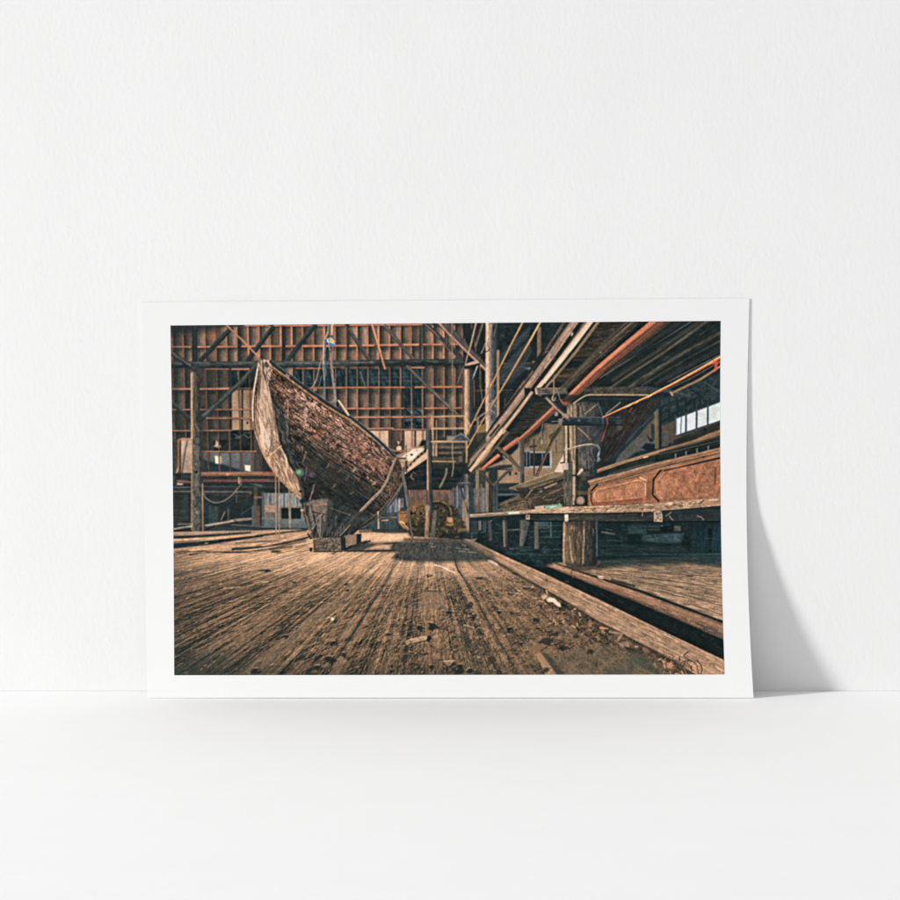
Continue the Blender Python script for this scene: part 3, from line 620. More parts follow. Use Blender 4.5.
# posts and braces of the loft
R4(518.8, 440, 524.2, 485, (108, 94, 80), g=(518.8, 0, 524, 0, (70, 66, 62)), gr=(90, 14, 1, .2)); L([(519.2, 442), (519.4, 484)], .8, (150, 146, 140), .7); R4(522, 474, 524, 484, (44, 52, 58), a=.8)
run([(497, 447, 3.6), (510, 458, 4), (520, 470, 4)], [(74, 66, 58), (104, 88, 72), (76, 66, 56)], amp=.15); L([(503, 456), (518, 469.5)], 1, (170, 136, 108), .8)
run([(486, 470, 3.6), (500, 467, 4), (512, 466, 3)], [(64, 66, 64), (46, 50, 50)], amp=.15); L([(486, 469), (512, 469.6)], 1.2, (30, 36, 38), .9)
R4(485.4, 470, 497, 520, (70, 64, 54), gr=(90, 10, 1.1, .34), g=(485, 0, 497, 0, (44, 46, 46))); R4(485.6, 472, 488.6, 520, (150, 120, 86), a=.75, gr=(90, 10, .8, .25)); R4(489.6, 470, 496, 482, (46, 48, 48), a=.8)
run([(475, 468.6, 2.6), (483, 474.5, 3), (492, 484.5, 3.4)], [(56, 54, 50), (84, 74, 62), (48, 48, 46)], amp=.15); run([(508, 471, 3), (500, 478.6, 3), (493.5, 486, 3.4)], [(96, 92, 82), (76, 76, 72), (48, 54, 56)], amp=.15); L([(494, 485), (493.6, 520)], 2, (66, 70, 70), .8, var=.2)
R4(496, 484, 498, 518, (78, 90, 94), a=.6)
B(465.8, 474, 468.5, 548, 4.4, [(90, 78, 62), (130, 112, 92), (84, 88, 92), (50, 60, 64)], amp=.3, lu=6); L([(465, 500), (466.5, 524), (467.5, 530)], 1.6, (176, 128, 84), .75, var=.2); R4(469, 474, 473, 548, (40, 52, 58), a=.85, gr=(90, 9, 1, .3))
R4(475.6, 470, 479, 512, (120, 102, 72), gr=(90, 9, .9, .3)); R4(480.4, 484, 482, 512, (120, 96, 68), a=.8); L([(454, 484), (454.4, 512)], 2, (44, 50, 54), .9); L([(457, 486), (457.4, 508)], 1.2, (150, 156, 160), .6); L([(460, 484), (464, 500), (468, 512)], 1.4, (46, 54, 58), .9); R4(463.5, 500, 466.5, 526, (170, 124, 80), a=.5, gr=(90, 7, .8, .2))
L([(455, 484.6), (472, 484)], 2, (58, 64, 66), .9, var=.2); L([(456, 483), (470, 482.6)], .8, (130, 128, 116), .7); L([(453.6, 478), (454, 560 - 44)], 1, (150, 100, 70), .7)
# loft platform
P([(422, 440), (468, 438), (470, 462), (456, 486), (440, 494), (404, 494), (404, 474)], (33, 36, 35), soft=1, mott=(5, .25), gr=(0, 16, 1.4, .25))
P([(440, 438), (486, 432), (486, 442), (466, 464), (440, 464)], (50, 50, 46), a=.8, soft=1)
P([(430, 442), (467, 442), (466, 450), (458, 464), (431, 463)], (66, 60, 52), soft=.8, gr=(0, 14, 1.2, .3))
P([(428, 441), (468, 441), (467, 446), (430, 446)], (92, 82, 67), soft=.7, gr=(0, 14, 1, .25))
for y, w, c, a in [(441.4, 1.5, (206, 166, 110), .95), (444.2, 1.8, (56, 54, 48), .9), (447.4, 1.7, (118, 102, 80), .85), (450, 1.6, (40, 42, 40), .9), (452.8, 1.6, (124, 100, 76), .8), (455.6, 1.5, (36, 38, 38), .9), (458, 1, (84, 76, 62), .7), (461.3, 1.2, (176, 146, 98), .85), (464.5, 1.4, (60, 56, 50), .7)]:
    L([(431, y), (466 - max(0, y - 446) * .7, y + .1)], w, c, a, var=.22)
R4(458.6, 456, 462.6, 462, (96, 84, 68), a=.9); P([(433, 441), (437, 441), (437, 456), (433, 456)], (150, 126, 98), a=.8); R4(435, 446, 436.6, 456, (210, 172, 136), a=.6)
for y in (467, 471, 475, 479, 484):
    L([(406, y + 3), (428, y - 2)], 1.3, rnd.choice([(52, 46, 42), (60, 52, 46), (20, 24, 24)]), .6, soft=.7); L([(432, y), (458, y)], 1.2, rnd.choice([(50, 46, 42), (22, 26, 26), (56, 50, 46)]), .6, soft=.7)
L(cat([(452.6, 441), (452.4, 455), (453.4, 466), (452, 476)]), 1, (186, 160, 130), .75); L(cat([(446.6, 469), (446, 474), (443.5, 480), (440, 487)]), 2, (140, 124, 98), .8, var=.15); L(cat([(412, 474), (411, 477), (413.5, 479.5)]), .9, (170, 144, 116), .8); L([(413, 472), (416, 474)], .8, (150, 124, 98), .7)
# stair and sheet
P([(396, 455), (404, 452), (412, 447), (424, 446), (424, 452), (408, 466), (402, 473), (400, 468)], (168, 134, 104), soft=1, mott=(3, .2))
P([(400.5, 457.4), (409, 452), (413, 449), (421, 448), (424.5, 449), (421, 452), (412, 460), (409, 461.6), (406, 458.6)], (232, 206, 176), soft=.7, mott=(6, .08)); E(411.6, 454.8, 1.3, 1.1, (44, 44, 42)); E(406.4, 455.8, .8, .7, (110, 90, 72)); L([(398, 458.4), (406, 458.2)], 1.3, (44, 42, 40), .9); E(417, 450.4, .8, .6, (120, 100, 84), .7)
P([(404, 474.8), (405, 468.6), (427, 451), (431, 449), (431, 455), (428, 458)], (196, 160, 126), soft=.6, gr=(-40, 12, 1.1, .18))
for x, y in [(410.6, 464.4), (414.4, 460.2), (418, 456.4), (421.4, 453.4), (424.6, 450.8), (407.6, 467)]:
    P([(x - 1.1, y + .3), (x + .8, y - 1.5), (x + 1, y + 1), (x - .6, y + 2)], (46, 42, 38), soft=.5)
R4(405.2, 461, 407.2, 472, (52, 46, 42), a=.9); R4(402.6, 467, 404.6, 472, (60, 50, 44), a=.85); R4(405.4, 445, 406.8, 452, (80, 78, 74), a=.9)
P([(427, 440), (432, 441), (433, 456), (428, 456)], (176, 148, 118), soft=.8)
for x in (433.6, 436.8):
    L([(x, 444), (x, 456)], 1.1, (190, 160, 126), .6); L([(x + 1.2, 444), (x + 1.2, 455)], 1, (40, 40, 38), .7)
B(429.3, 430, 429.8, 508, 5, [(36, 41, 42), (56, 58, 57), (72, 67, 60), (180, 145, 110)], w2=5.4, amp=.2); R4(426, 428, 429, 450, (74, 84, 88), a=.85); L([(427.4, 450), (427.8, 492)], 1.2, (206, 164, 122), .85, var=.2)
# yellow guard rail
for q, w in [([(432, 417), (432.8, 440)], 1.4), ([(436.4, 420), (436.5, 440)], .8), ([(432, 416.8), (465, 416)], 1.6), ([(432, 428.6), (465, 428.2)], 1.6), ([(464.6, 416), (466.4, 440), (467, 456)], 1.5), ([(431, 441.6), (468, 441.4)], 1.2)]:
    L(q, w, (190, 152, 106), .85, var=.2)
L([(466.5, 438), (466.6, 462)], 1.7, (176, 140, 84), .9); L([(472, 440), (467.4, 448)], 1.2, (206, 160, 100), .9)
P([(447, 436), (455, 436), (456, 441), (447, 441)], (150, 136, 118), soft=1, a=.8); P([(453, 441), (456, 437), (461, 433.6), (466, 436), (470, 441)], (70, 78, 82), soft=1, mott=(2.5, .4)); L([(455, 437), (461, 433.4), (467, 437.4), (470, 441)], 1, (160, 150, 140), .7)
# yellow cables
run([(524, 320, 2.1), (510, 347, 1.8), (494, 380, 1.6), (480, 408, 1.5), (466, 436, 1.3)], [(204, 160, 106), (184, 136, 82), (112, 84, 56)], amp=.1)
run([(542, 319, 2.2), (530, 341, 2), (506.6, 381, 1.7), (488, 412, 1.5), (471, 441, 1.4)], [(208, 164, 106), (188, 140, 84), (116, 88, 58)], amp=.1); L([(541, 321), (530.4, 340)], 1.2, (232, 188, 112), .7)

# --------------------------------------------- winch and reddish box
R4(408, 490, 452, 506, (100, 78, 68), gr=(90, 12, 1.6, .2), mott=(5, .15)); R4(410, 491.6, 426, 500, (118, 84, 72), a=.6, mott=(4, .2)); L([(432, 491), (445, 490.6), (451, 492.4)], 1.4, (140, 84, 62), .8); L([(408, 490.4), (428, 490.4)], 1, (120, 76, 56), .8); R4(449, 493, 453.5, 504, (128, 108, 106), a=.5, soft=1)
R4(398, 498, 410, 511, (90, 98, 106), gr=(90, 12, 1, .4)); L([(399.4, 500), (399, 511)], 1.6, (200, 170, 140), .9); R4(404, 498, 408, 510, (30, 42, 46), a=.85)
P([(404, 505), (440, 502), (456, 508), (462, 520), (460, 542), (404, 542)], (58, 50, 38), soft=1.5, mott=(4, .4))
P([(397.6, 511), (408, 510.6), (408.6, 524), (409, 532), (403, 528), (398, 522)], (140, 98, 60), soft=.8, mott=(3, .25)); L([(397.6, 513.8), (408, 513.4)], .9, (110, 72, 42), .8); L([(397.6, 518), (408, 518)], .8, (120, 80, 46), .8); P([(401, 524), (408, 530.5), (407, 524)], (60, 44, 32)); L([(400.4, 521.6), (403, 522.4), (408.6, 529.6)], 1.4, (240, 176, 110), .9); L([(398, 520.6), (408, 531)], 1.2, (200, 150, 90), .7); R4(400, 507.6, 408, 511, (52, 62, 60))
E(417, 512, 9, 11, (112, 84, 50), soft=1.6); E(417, 514, 9, 12, (84, 64, 38), .0)
P([(409, 506), (427, 503), (428, 528), (409, 528)], (122, 90, 52), g=(418, 508, 418, 525, (44, 38, 31)), a=.85, soft=1.8, mott=(3, .4))
for (x, y, r) in [(411.6, 513.4, 1.4), (414.8, 513.4, 1.1), (421, 513.2, 1.3), (417, 508.5, .8), (424.5, 518, 1)]:
    E(x, y, r, r, (30, 28, 26))
for y in (519.4, 523.5, 527):
    L([(409, y), (426, y)], 1.1, (50, 40, 30), .7, var=.3)
E(437.6, 514, 14.2, 13.6, (48, 43, 34), soft=1.4); L([(437.6 + 13.6 * math.cos(t / 10), 514 + 13 * math.sin(t / 10)) for t in range(-34, 4)], 1.6, (128, 102, 62), .75, var=.4); L([(437.6 + 11.4 * math.cos(t / 10), 514 + 11 * math.sin(t / 10)) for t in range(-34, 6)], 1.2, (34, 32, 28), .9); E(437.6, 514, 9.6, 9.2, (66, 56, 42), .8, soft=1.8)
for (x, y, r) in [(432, 508.6, 1.3), (438, 507.4, 1.1), (442.2, 511, 1.4), (441, 517, 1.3), (434, 513, 1.2)]:
    E(x, y, r, r * 1.1, (28, 27, 25))
R4(443, 515, 461, 541, (58, 51, 40), a=.9, soft=1.6, mott=(3, .5)); R4(447.2, 517.4, 453, 522.6, (176, 128, 84), soft=.8, mott=(3, .2)); R4(446, 523.4, 453.4, 525.6, (150, 110, 66)); R4(440, 527, 456, 534, (72, 60, 43), a=.6, soft=1, mott=(2.5, .5)); R4(458, 528, 469, 531.6, (140, 104, 70), a=.7, soft=.8); R4(456, 518, 462, 528, (78, 66, 46), a=.6, soft=1.4, mott=(2.5, .4))
R4(404, 529, 428, 541, (40, 38, 32), a=.75, soft=2, mott=(3, .4)); R4(440, 532, 470, 543, (34, 36, 34), a=.8, soft=2, mott=(3, .3))
scat([(405, 506), (462, 506), (462, 540), (405, 540)], 300, .8, 2.6, .9, 60, 90, [(28, 27, 24), (150, 112, 66), (24, 25, 24), (34, 32, 28), (112, 84, 52), (170, 130, 84)], (.3, .7))
B(428.3, 505, 426.5, 540, 5, [(74, 60, 48), (130, 100, 76), (170, 134, 104), (120, 92, 68)], amp=.3, lu=5, rough=.3); B(435, 510, 432, 540, 4.6, [(74, 76, 72), (106, 98, 84), (80, 66, 50)], amp=.25, lu=6, rough=.3); B(430.8, 490, 431.4, 512, 3.6, [(34, 46, 50), (56, 68, 72)], amp=.2)
E(427.4, 508, 2.6, 3, (150, 126, 100), .8, soft=.8)

# far things a touch softer than near ones
img[:] = blur(img, 1)
# ------------------------------------------------------------ floor
VX, VY = 428., 514.
FL = [(168, 532), (300, 530), (360, 530), (405, 536), (470, 540), (480, 538), (732, 538), (732, 684), (168, 684)]
sl, X, Y = reg(168, 528, 732, 682)
D = np.maximum(Y - VY, 4.)
U = (X - VX) / D                      # across the boards
Z = 1000. / D                         # depth
near = np.clip((Y - 535) / 135, 0, 1)
# a height field of worn boards, ridges and caked grit, seen in perspective
def ground(dx, dy):
    Dq = np.maximum(Y + dy - VY, 4.); u = (X + dx - VX) / Dq; z = 1000. / Dq
    ridge = fbm(u * 11 + .4, z * .06, 12, 3, .6)
    grn = fbm(u * 38, z * .30, 22, 3, .6)
    lump = fbm(u * 13, z * 2.6, 31, 4, .62)
    grit = fbm(u * 44, z * 9., 37, 3, .7)
    return 1.05 * ridge + .62 * grn + .98 * lump + .52 * grit, ridge, grn, lump, grit


H0, ridge, grn, lump, grit = ground(0, 0)
H1 = ground(-1.0, -.55)[0]
emb = H0 - H1                                     # lit from the right-hand far side
broad = fbm(U * 5.5 + 2, Z * .10, 57, 3, .55)
clod = np.clip(lump - .5, -.5, .06) * np.clip((Y - 565) / 60, 0, 1) + np.clip(grit - .52, -.5, .1) * .5 * np.clip((Y - 575) / 60, 0, 1)
calm = .45 + .85 * fbm(U * 3.2 + 7, Z * .22, 63, 3, .6)
bs = np.clip((Y - 550) / 55, .28, 1)
t = .50 + calm * (1.12 * emb * bs + .42 * (grn - .5) + .42 * (lump - .5) + .32 * (grit - .5)) + .5 * (ridge - .5) + .6 * (broad - .5) + .42 * clod
seam = np.abs(((U * 9.2 + .25 * (vn(U * 3, Z * .02, 3) - .5)) % 1.) - .5)
t = t - .15 * np.clip((seam - .44) / .04, 0, 1) * (fbm(U * 4, Z * .15, 50, 3) > .46) * np.clip((Y - 565) / 40, 0, 1)
t = np.clip(t, 0, 1)[..., None]
# sunlight drawn into the printed floor: bright far off, darker close by
lv = np.interp(Y, [530, 545, 558, 570, 580, 596, 620, 650, 676], [1.22, 1.22, 1.22, 1.10, .86, .79, .77, .74, .64])
lv = lv * np.interp(X, [172, 230, 330, 430, 560, 724], [.86, .94, 1.02, 1.02, .98, .92])
lv = lv + .10 * (fbm(X / 40, Y / 18, 61, 3) - .5)
lo = np.array([70, 64, 54], np.float32) / 255; mi = np.array([152, 117, 83], np.float32) / 255; hi = np.array([216, 170, 124], np.float32) / 255
lo2 = np.array([36, 43, 42], np.float32) / 255
w = near[..., None]
lo = lo * 1.25 * (1 - w) + lo2 * w
col = np.where(t < .5, lo + (mi - lo) * (t / .5), mi + (hi - mi) * ((t - .5) / .5)) * lv[..., None]
s = sdf_poly(X, Y, FL)
comp(sl, np.clip(s / 1.2 + .5, 0, 1), col)


def fa(x, y):                         # direction of the boards at a point
    return math.degrees(math.atan2(y - VY, x - VX))


glow(400, 571, 90, 9, (236, 192, 150), .20, 'n'); glow(300, 560, 90, 9, (240, 196, 152), .30, 'n'); glow(470, 573, 40, 5, (226, 180, 138), .22)
glow(168, 684, 100, 34, (32, 39, 39), .6); glow(172, 600, 16, 60, (60, 58, 52), .3); glow(420, 690, 120, 22, (40, 44, 42), .4); glow(190, 580, 34, 12, (96, 84, 70), .35); glow(176, 668, 60, 26, (44, 50, 48), .45); glow(236, 674, 60, 10, (60, 60, 52), .30)
# left: loose boards lying almost level, pale tops and dark gaps
P([(172, 533), (300, 529), (310, 534), (300, 545), (172, 553)], (176, 138, 104), soft=1.2, a=.75, gr=(-4, 16, 1.2, .25))
for q, w, w2, c, a in [([(173, 534), (214, 533.4), (262, 532)], 1.6, 1, (150, 126, 102), .9), ([(172, 537.4), (206, 535.8), (250, 532.6)], 3.2, 1.6, (36, 42, 42), .95), ([(172, 540.6), (220, 538), (268, 534), (300, 532)], 2.4, 1.6, (208, 160, 116), .95),
                       ([(172, 546), (206, 543), (236, 539), (262, 536)], 5.6, 2, (36, 42, 42), .97), ([(172, 541.8), (200, 540.4)], .9, (.9), (66, 58, 52), .8), ([(236, 543), (262, 541.6)], 1, .8, (80, 66, 56), .8),
                       ([(176, 552.5), (192, 551), (240, 552.5), (262, 549.6)], .9, 1.4, (52, 48, 44), .9), ([(190, 550.4), (232, 546.4), (262, 543)], 1.6, 1.2, (226, 174, 124), .8), ([(172, 554.6), (190, 552)], 1.1, .7, (64, 58, 52), .8), ([(190, 554.6), (210, 552.4)], 1.8, .9, (46, 48, 46), .9),
                       ([(233, 549.2), (262, 546.6), (292, 541.6), (309, 537)], 2.6, 1.8, (38, 42, 40), .95), ([(226, 552.4), (258, 551), (284, 545.6), (306, 540.6)], 1.4, .8, (58, 52, 48), .9), ([(250, 545.4), (272, 543.6), (302, 535)], 1.7, 1.4, (222, 168, 120), .9),
                       ([(256, 536), (284, 532.6), (306, 530.4)], 2.2, 1.6, (48, 50, 48), .9), ([(260, 541.5), (278, 540.6)], 1, .8, (70, 60, 52), .8), ([(270, 549.4), (292, 546.6)], 2, 1, (64, 58, 52), .85), ([(272, 552), (280, 551.2)], 2.2, 1.2, (58, 54, 48), .8), ([(296, 547), (306, 545)], 1.2, .8, (90, 74, 60), .7)]:
    L(cat(q, 5), w, c, a, w2=w2 if isinstance(w2, (int, float)) else w, soft=.8, var=.2)
E(206.5, 543.3, 1.8, .6, (170, 146, 118), .9); E(282, 536, 1.9, 1.3, (196, 160, 130), .95); E(276.5, 551.6, 4, 1.2, (66, 60, 54), .8, soft=.8)
for x, w in ((275.6, 1.3), (278.8, 1.2)):
    L([(x, 476), (x + .6, 541 + (x - 275) * .4)], w, (158, 128, 98), .85, var=.15)
scat([(174, 546), (300, 540), (300, 553), (174, 556)], 120, 2, 9, .7, -6, 5, [(226, 178, 132), (96, 78, 62), (84, 70, 58), (206, 160, 116)], (.25, .6))
# sunlit strip by the keel blocks
P([(356, 534), (408, 533), (410, 541), (380, 544), (356, 545)], (214, 170, 126), soft=1.2, a=.9, mott=(3, .15), gr=(-3, 8, 1, .12)); L([(360, 531.4), (405, 530.6)], 2, (66, 60, 52), .8, soft=1)
glow(386, 537, 18, 4, (240, 196, 150), .5); P([(360, 530), (372, 528), (372, 532), (360, 532.5)], (112, 92, 74))
# shades lying on the floor
SH = (48, 52, 52)
P([(346, 546), (366, 541.5), (376, 543.2), (412, 541), (450, 540), (482, 541), (506, 556), (486, 561), (440, 562.4), (404, 561.4), (392, 558), (397, 552), (378, 551.6), (346, 551.4)], SH, soft=2, a=.86, mott=(4, .2))
P([(365, 549.5), (378, 544.4), (392, 544.6), (390, 549.6)], (206, 160, 120), soft=1.4, a=.9, mott=(2.5, .2)); L([(346, 551), (372, 551), (396, 550.6)], 1.4, (38, 42, 42), .9); L([(346, 546.4), (370, 541)], 1.6, (40, 42, 40), .85); L([(384, 543.6), (400, 542.6)], 1.2, (50, 52, 50), .8)
for k in range(34):                  # the chequered drag marks in the shade
    x = 398 + (k % 12) * 6 + rnd.uniform(-1.5, 1.5); y = 546 + (k // 12) * 5 + rnd.uniform(-1, 1)
    L([(x, y), (x + (x - VX) * .06, y + 2.4)], 1.3, rnd.choice([(86, 80, 72), (70, 68, 64), (32, 38, 38), (96, 86, 74)]), .5, soft=.7)
scat([(394, 545), (484, 543), (500, 556), (400, 560)], 260, .8, 3, .7, fa, 20, [(96, 86, 74), (30, 36, 36), (112, 98, 82), (24, 30, 30)], (.2, .6))
for (x, y, rx) in [(433, 546.4, 2), (431, 543.4, 1.4), (464, 545, 1.6), (458, 548, 2), (462, 551, 3), (472, 552, 4), (466, 549, 3)]:
    L([(x - rx, y), (x + rx, y + .6)], 1, (150, 146, 140), .6, soft=.6)
L([(405, 541.6), (440, 540.4), (462, 539.6)], 1, (110, 98, 84), .7); R4(404, 538, 470, 541, (36, 40, 40), a=.6, soft=1.2)
# long dark seams and ruts
for q, w, w2, a in [([(172, 598.6), (186, 594.6), (200, 590.6), (210, 588.8)], 2.4, 1.1, .92), ([(210, 590), (232, 586.4), (252, 582.4)], 1.5, 1.1, .8), ([(172, 577), (200, 571), (250, 563.6)], 1.2, .6, .5), ([(397, 556), (391, 572), (380, 590), (366, 612), (350, 640)], 1.2, 2.8, .85), ([(391, 574), (386, 586)], 1.7, .8, .6),
                    ([(348, 640), (344, 652), (352, 630)], 3, 2, .6), ([(266, 608), (246, 624)], 1.6, .8, .5), ([(284, 620), (220, 662)], 1, 1.2, .45), ([(330, 600), (280, 640), (252, 668)], 1, 1.4, .4), ([(348, 600), (336, 609)], 1.6, .8, .7), ([(318, 584), (272, 618), (214, 664)], .8, 1.2, .4),
                    ([(419, 560), (417, 582), (412, 616), (404, 674)], .8, 1.4, .6), ([(424.6, 590), (422.6, 612)], 1, 1.4, .6), ([(433, 588), (434.6, 606)], 1, 1.2, .5), ([(440, 562), (448, 600), (462, 674)], .8, 1.3, .5), ([(456, 564), (472, 592), (492, 630), (518, 674)], 1.2, 1.8, .78), ([(450, 570), (470, 610), (498, 674)], .8, 1.1, .5),
                    ([(475, 592), (510, 640), (526, 668)], 1, 1.3, .5), ([(396, 616), (392, 634), (383, 674)], 1.2, 1.6, .6), ([(446, 628), (454, 660)], 1, 1.3, .55), ([(386, 610), (372, 640), (360, 674)], 1, 1.5, .4), ([(438, 660), (440, 676)], 1.1, 1.3, .6), ([(405, 618), (402, 660)], .8, 1, .4),
                    ([(352, 612), (368, 612), (384, 607)], .8, .8, .5), ([(358, 582), (300, 622), (236, 674)], .8, 1.3, .45), ([(370, 578), (320, 616), (258, 674)], .8, 1.2, .38), ([(440, 653), (458, 645)], .9, .8, .6), ([(172, 640), (230, 612), (290, 584)], .9, .6, .4), ([(172, 662), (230, 630), (260, 612)], 1.2, .7, .4), ([(480, 596), (520, 628), (560, 668)], .9, 1.2, .4)]:
    L(cat(wob(q, .4), 4), w * 1.25, (38, 42, 40), a * .68, w2=w2 * 1.25, soft=1.3, var=.3)
# smooth pale board crossing and others
for pts_, c, a in [([(424, 592), (432, 592), (433, 611), (423.4, 612)], (140, 112, 84), .75), ([(433, 592), (441, 592), (446, 610), (434, 611)], (140, 112, 84), .7), ([(368, 574), (376, 574), (300, 640), (256, 674), (236, 674), (290, 632)], (118, 98, 74), .42), ([(350, 618), (362, 614), (350, 636), (338, 640)], (150, 120, 88), .6), ([(450, 620), (474, 626), (490, 674), (462, 674)], (112, 94, 72), .35)]:
    P(pts_, c, soft=1.2, a=a, gr=(70, 14, .9, .12))
L([(424, 591.4), (442, 591)], .8, (60, 54, 46), .8); L([(360, 580), (300, 628), (262, 662)], 1.4, (176, 140, 104), .35, soft=1)
# rubble lumps, leaves, chips
L([(408, 642.4), (426, 638)], 5, (170, 136, 100), .95, w2=4.4, var=.12); L([(409, 644.4), (427, 640.4)], 1.6, (84, 70, 56), .9); E(429, 638.6, 2.2, 3.4, (34, 36, 35), .95, ang=20); L([(409, 639.6), (424, 636.6)], .8, (214, 172, 128), .8)
for (x, y, rx, ry) in [(420, 628, 4, 3), (434, 627, 6, 3), (432, 623.6, 4, 1.6), (450, 612.6, 4, 1.8), (286, 636.6, 2.6, 2), (334, 643, 3.6, 2.2), (328, 600.6, 0, 0), (347, 590, 2, 1), (294, 581.8, 2.2, 1), (264, 570.6, 8, 1.7), (460, 669, 5, 5), (470, 671, 4, 3), (452, 665, 3, 3), (432, 667, 3, 2.6), (256, 671, 6, 3), (388, 634, 4, 1), (430, 576, 3, .8), (474, 616, 3, 2), (471, 604, 2.6, 3), (510, 630, 4, 3), (522, 644, 3, 2), (296, 628, 1.6, 1), (536, 620, 3, 3), (538, 628, 2, 1), (346, 584, 2, 1), (424, 654, 4, 1.2), (442, 660, 3, 1), (525, 588, 3, 1.4), (480, 578, 4, 1), (488, 590, 2, 1), (500, 612, 3, 1.4), (330, 660, 6, 4), (318, 668, 5, 3), (344, 655, 3, 3)]:
    if rx:
        P(wob([(x - rx, y + ry * .2), (x - rx * .4, y - ry), (x + rx * .5, y - ry * .7), (x + rx, y + ry * .3), (x + rx * .2, y + ry), (x - rx * .6, y + ry * .8)], .8), (32, 35, 34), soft=.8, a=.85, rough=.8)
        L([(x - rx * .6, y - ry), (x + rx * .3, y - ry * 1.1)], .9, (196, 156, 116), .55)
for k in range(80):
    x = rnd.uniform(400, 600); y = rnd.uniform(590, 674)
    if x > 500 + (y - 590) * 1.1:
        continue
    r = rnd.uniform(.7, 2.2) * (.6 + (y - 590) / 130)
    P(wob([(x - r, y), (x - r * .4, y - r * .6), (x + r * .6, y - r * .5), (x + r, y + r * .2), (x, y + r * .6)], r * .3), (40, 41, 38), soft=.9, a=.7, rough=.7)
    L([(x - r * .8, y - r * .6), (x + r * .4, y - r * .7)], .8, (196, 154, 114), .5, soft=.7)
E(332.4, 619, 1.8, 1.7, (226, 196, 160), .9, ang=30); E(334.6, 621.4, 1.6, 1, (50, 44, 40), .8)
L([(435, 565), (443, 567), (450, 571), (455, 572.6)], 1.4, (226, 196, 164), .9); L([(444, 565.4), (455, 570)], .7, (170, 140, 112), .7); L([(455, 560), (458, 571), (462, 576)], 1, (40, 42, 40), .8); L([(262, 582), (268, 581.6)], 1.2, (206, 164, 122), .8); L([(224, 588.4), (240, 586.8)], 1, (190, 146, 104), .7)
L([(464, 625), (474, 627.6)], 1.1, (200, 160, 120), .7); L([(478, 627), (486, 629)], 1, (190, 150, 112), .6); P([(443, 661), (454, 661), (450, 666), (446, 665)], (150, 122, 92), a=.8); L([(443, 661), (455, 660.6)], 1, (200, 162, 122), .8)
for k in range(16):
    x = rnd.uniform(474, 524); y = rnd.uniform(574, 598)
    L([(x, y), (x + rnd.uniform(2, 6), y + rnd.uniform(.6, 2))], .9, (196, 166, 136), rnd.uniform(.3, .7))
# grit everywhere, finer far away
scat([(174, 556), (395, 560), (400, 582), (174, 592)], 420, 1, 5, .6, fa, 8, [(226, 184, 140), (92, 76, 62), (236, 194, 150), (80, 68, 56)], (.2, .6), soft=.45)
scat([(174, 585), (440, 580), (440, 674), (174, 674)], 900, .7, 3.2, .8, fa, 24, [(30, 36, 36), (196, 152, 110), (40, 44, 42), (176, 136, 98), (34, 38, 37), (206, 164, 122)], (.15, .5), soft=.6)
scat([(440, 566), (500, 566), (640, 674), (440, 674)], 760, .7, 3.2, .8, fa, 40, [(32, 36, 35), (200, 156, 114), (44, 42, 38), (180, 140, 100), (60, 46, 38)], (.15, .55), soft=.6)
scat([(380, 600), (470, 600), (520, 674), (370, 674)], 420, .7, 2.8, .9, fa, 60, [(28, 33, 33), (206, 162, 120), (34, 38, 36)], (.25, .7), soft=.5)

# ------------------------------------------------- right-hand lower floor
P([(566, 548), (732, 540), (732, 640), (700, 616), (600, 578)], (138, 112, 84), soft=1, gr=(11, 14, .8, .34), mott=(5, .14), g=(650, 566, 690, 622, (150, 120, 92)))
scat([(580, 570), (722, 566), (722, 616), (690, 608), (610, 578)], 330, 2, 9, .6, lambda x, y: 4 + (y - 566) * .22, 5, [(206, 166, 128), (84, 72, 60), (224, 184, 144), (70, 64, 56), (90, 76, 62)], (.25, .65))
for q in [[(600, 570), (722, 577)], [(612, 574), (722, 588)], [(640, 578), (722, 598)], [(660, 588), (722, 606)], [(690, 604), (722, 615)]]:
    L(q, .8, (72, 62, 52), .6, var=.3); L([(a, b + 1.1) for a, b in q], .7, (212, 172, 132), .35)
P([(600, 535), (732, 532), (732, 568), (690, 564), (640, 566), (598, 567)], (42, 50, 50), soft=3, a=.9, gr=(1, 16, 1.2, .3)); P([(560, 535), (732, 530), (732, 553), (600, 560), (560, 556)], (30, 42, 44), soft=3, a=.85, gr=(1, 18, .9, .35))
P([(690, 530), (732, 528), (732, 564), (700, 562)], (24, 50, 54), soft=5, a=.5); E(690, 576, 4, 1, (60, 52, 44), .8); P([(640, 566), (722, 570), (722, 574), (640, 570)], (90, 80, 66), a=.4, soft=2)

# the log behind and the dark trench
P([(478, 538), (545, 562), (724, 636), (726, 664), (540, 573), (508, 558), (474, 541)], (24, 27, 26), soft=1, mott=(5, .2)); scat([(540, 568), (724, 640), (724, 656), (545, 574)], 70, 2, 8, .7, 26, 8, [(60, 54, 46), (14, 16, 16), (44, 44, 40)], (.25, .6))
E(567, 581.4, 2, .8, (70, 76, 76), .7); L([(556, 564), (576, 570), (600, 578.4), (640, 591), (680, 606.4), (724, 623.4)], 1, (26, 28, 27), .95, w2=4.4, soft=.9); L([(612, 580), (634, 586)], 2.4, (40, 38, 34), .8, soft=1)
run([(543, 563.4, 3), (575, 574.4, 6.4), (640, 598, 10.5), (727, 632.8, 15.4)], [(92, 74, 58), (150, 114, 84), (140, 104, 76), (120, 88, 65), (72, 58, 47)], amp=.2, lu=20, lv=1.3, rough=.25)
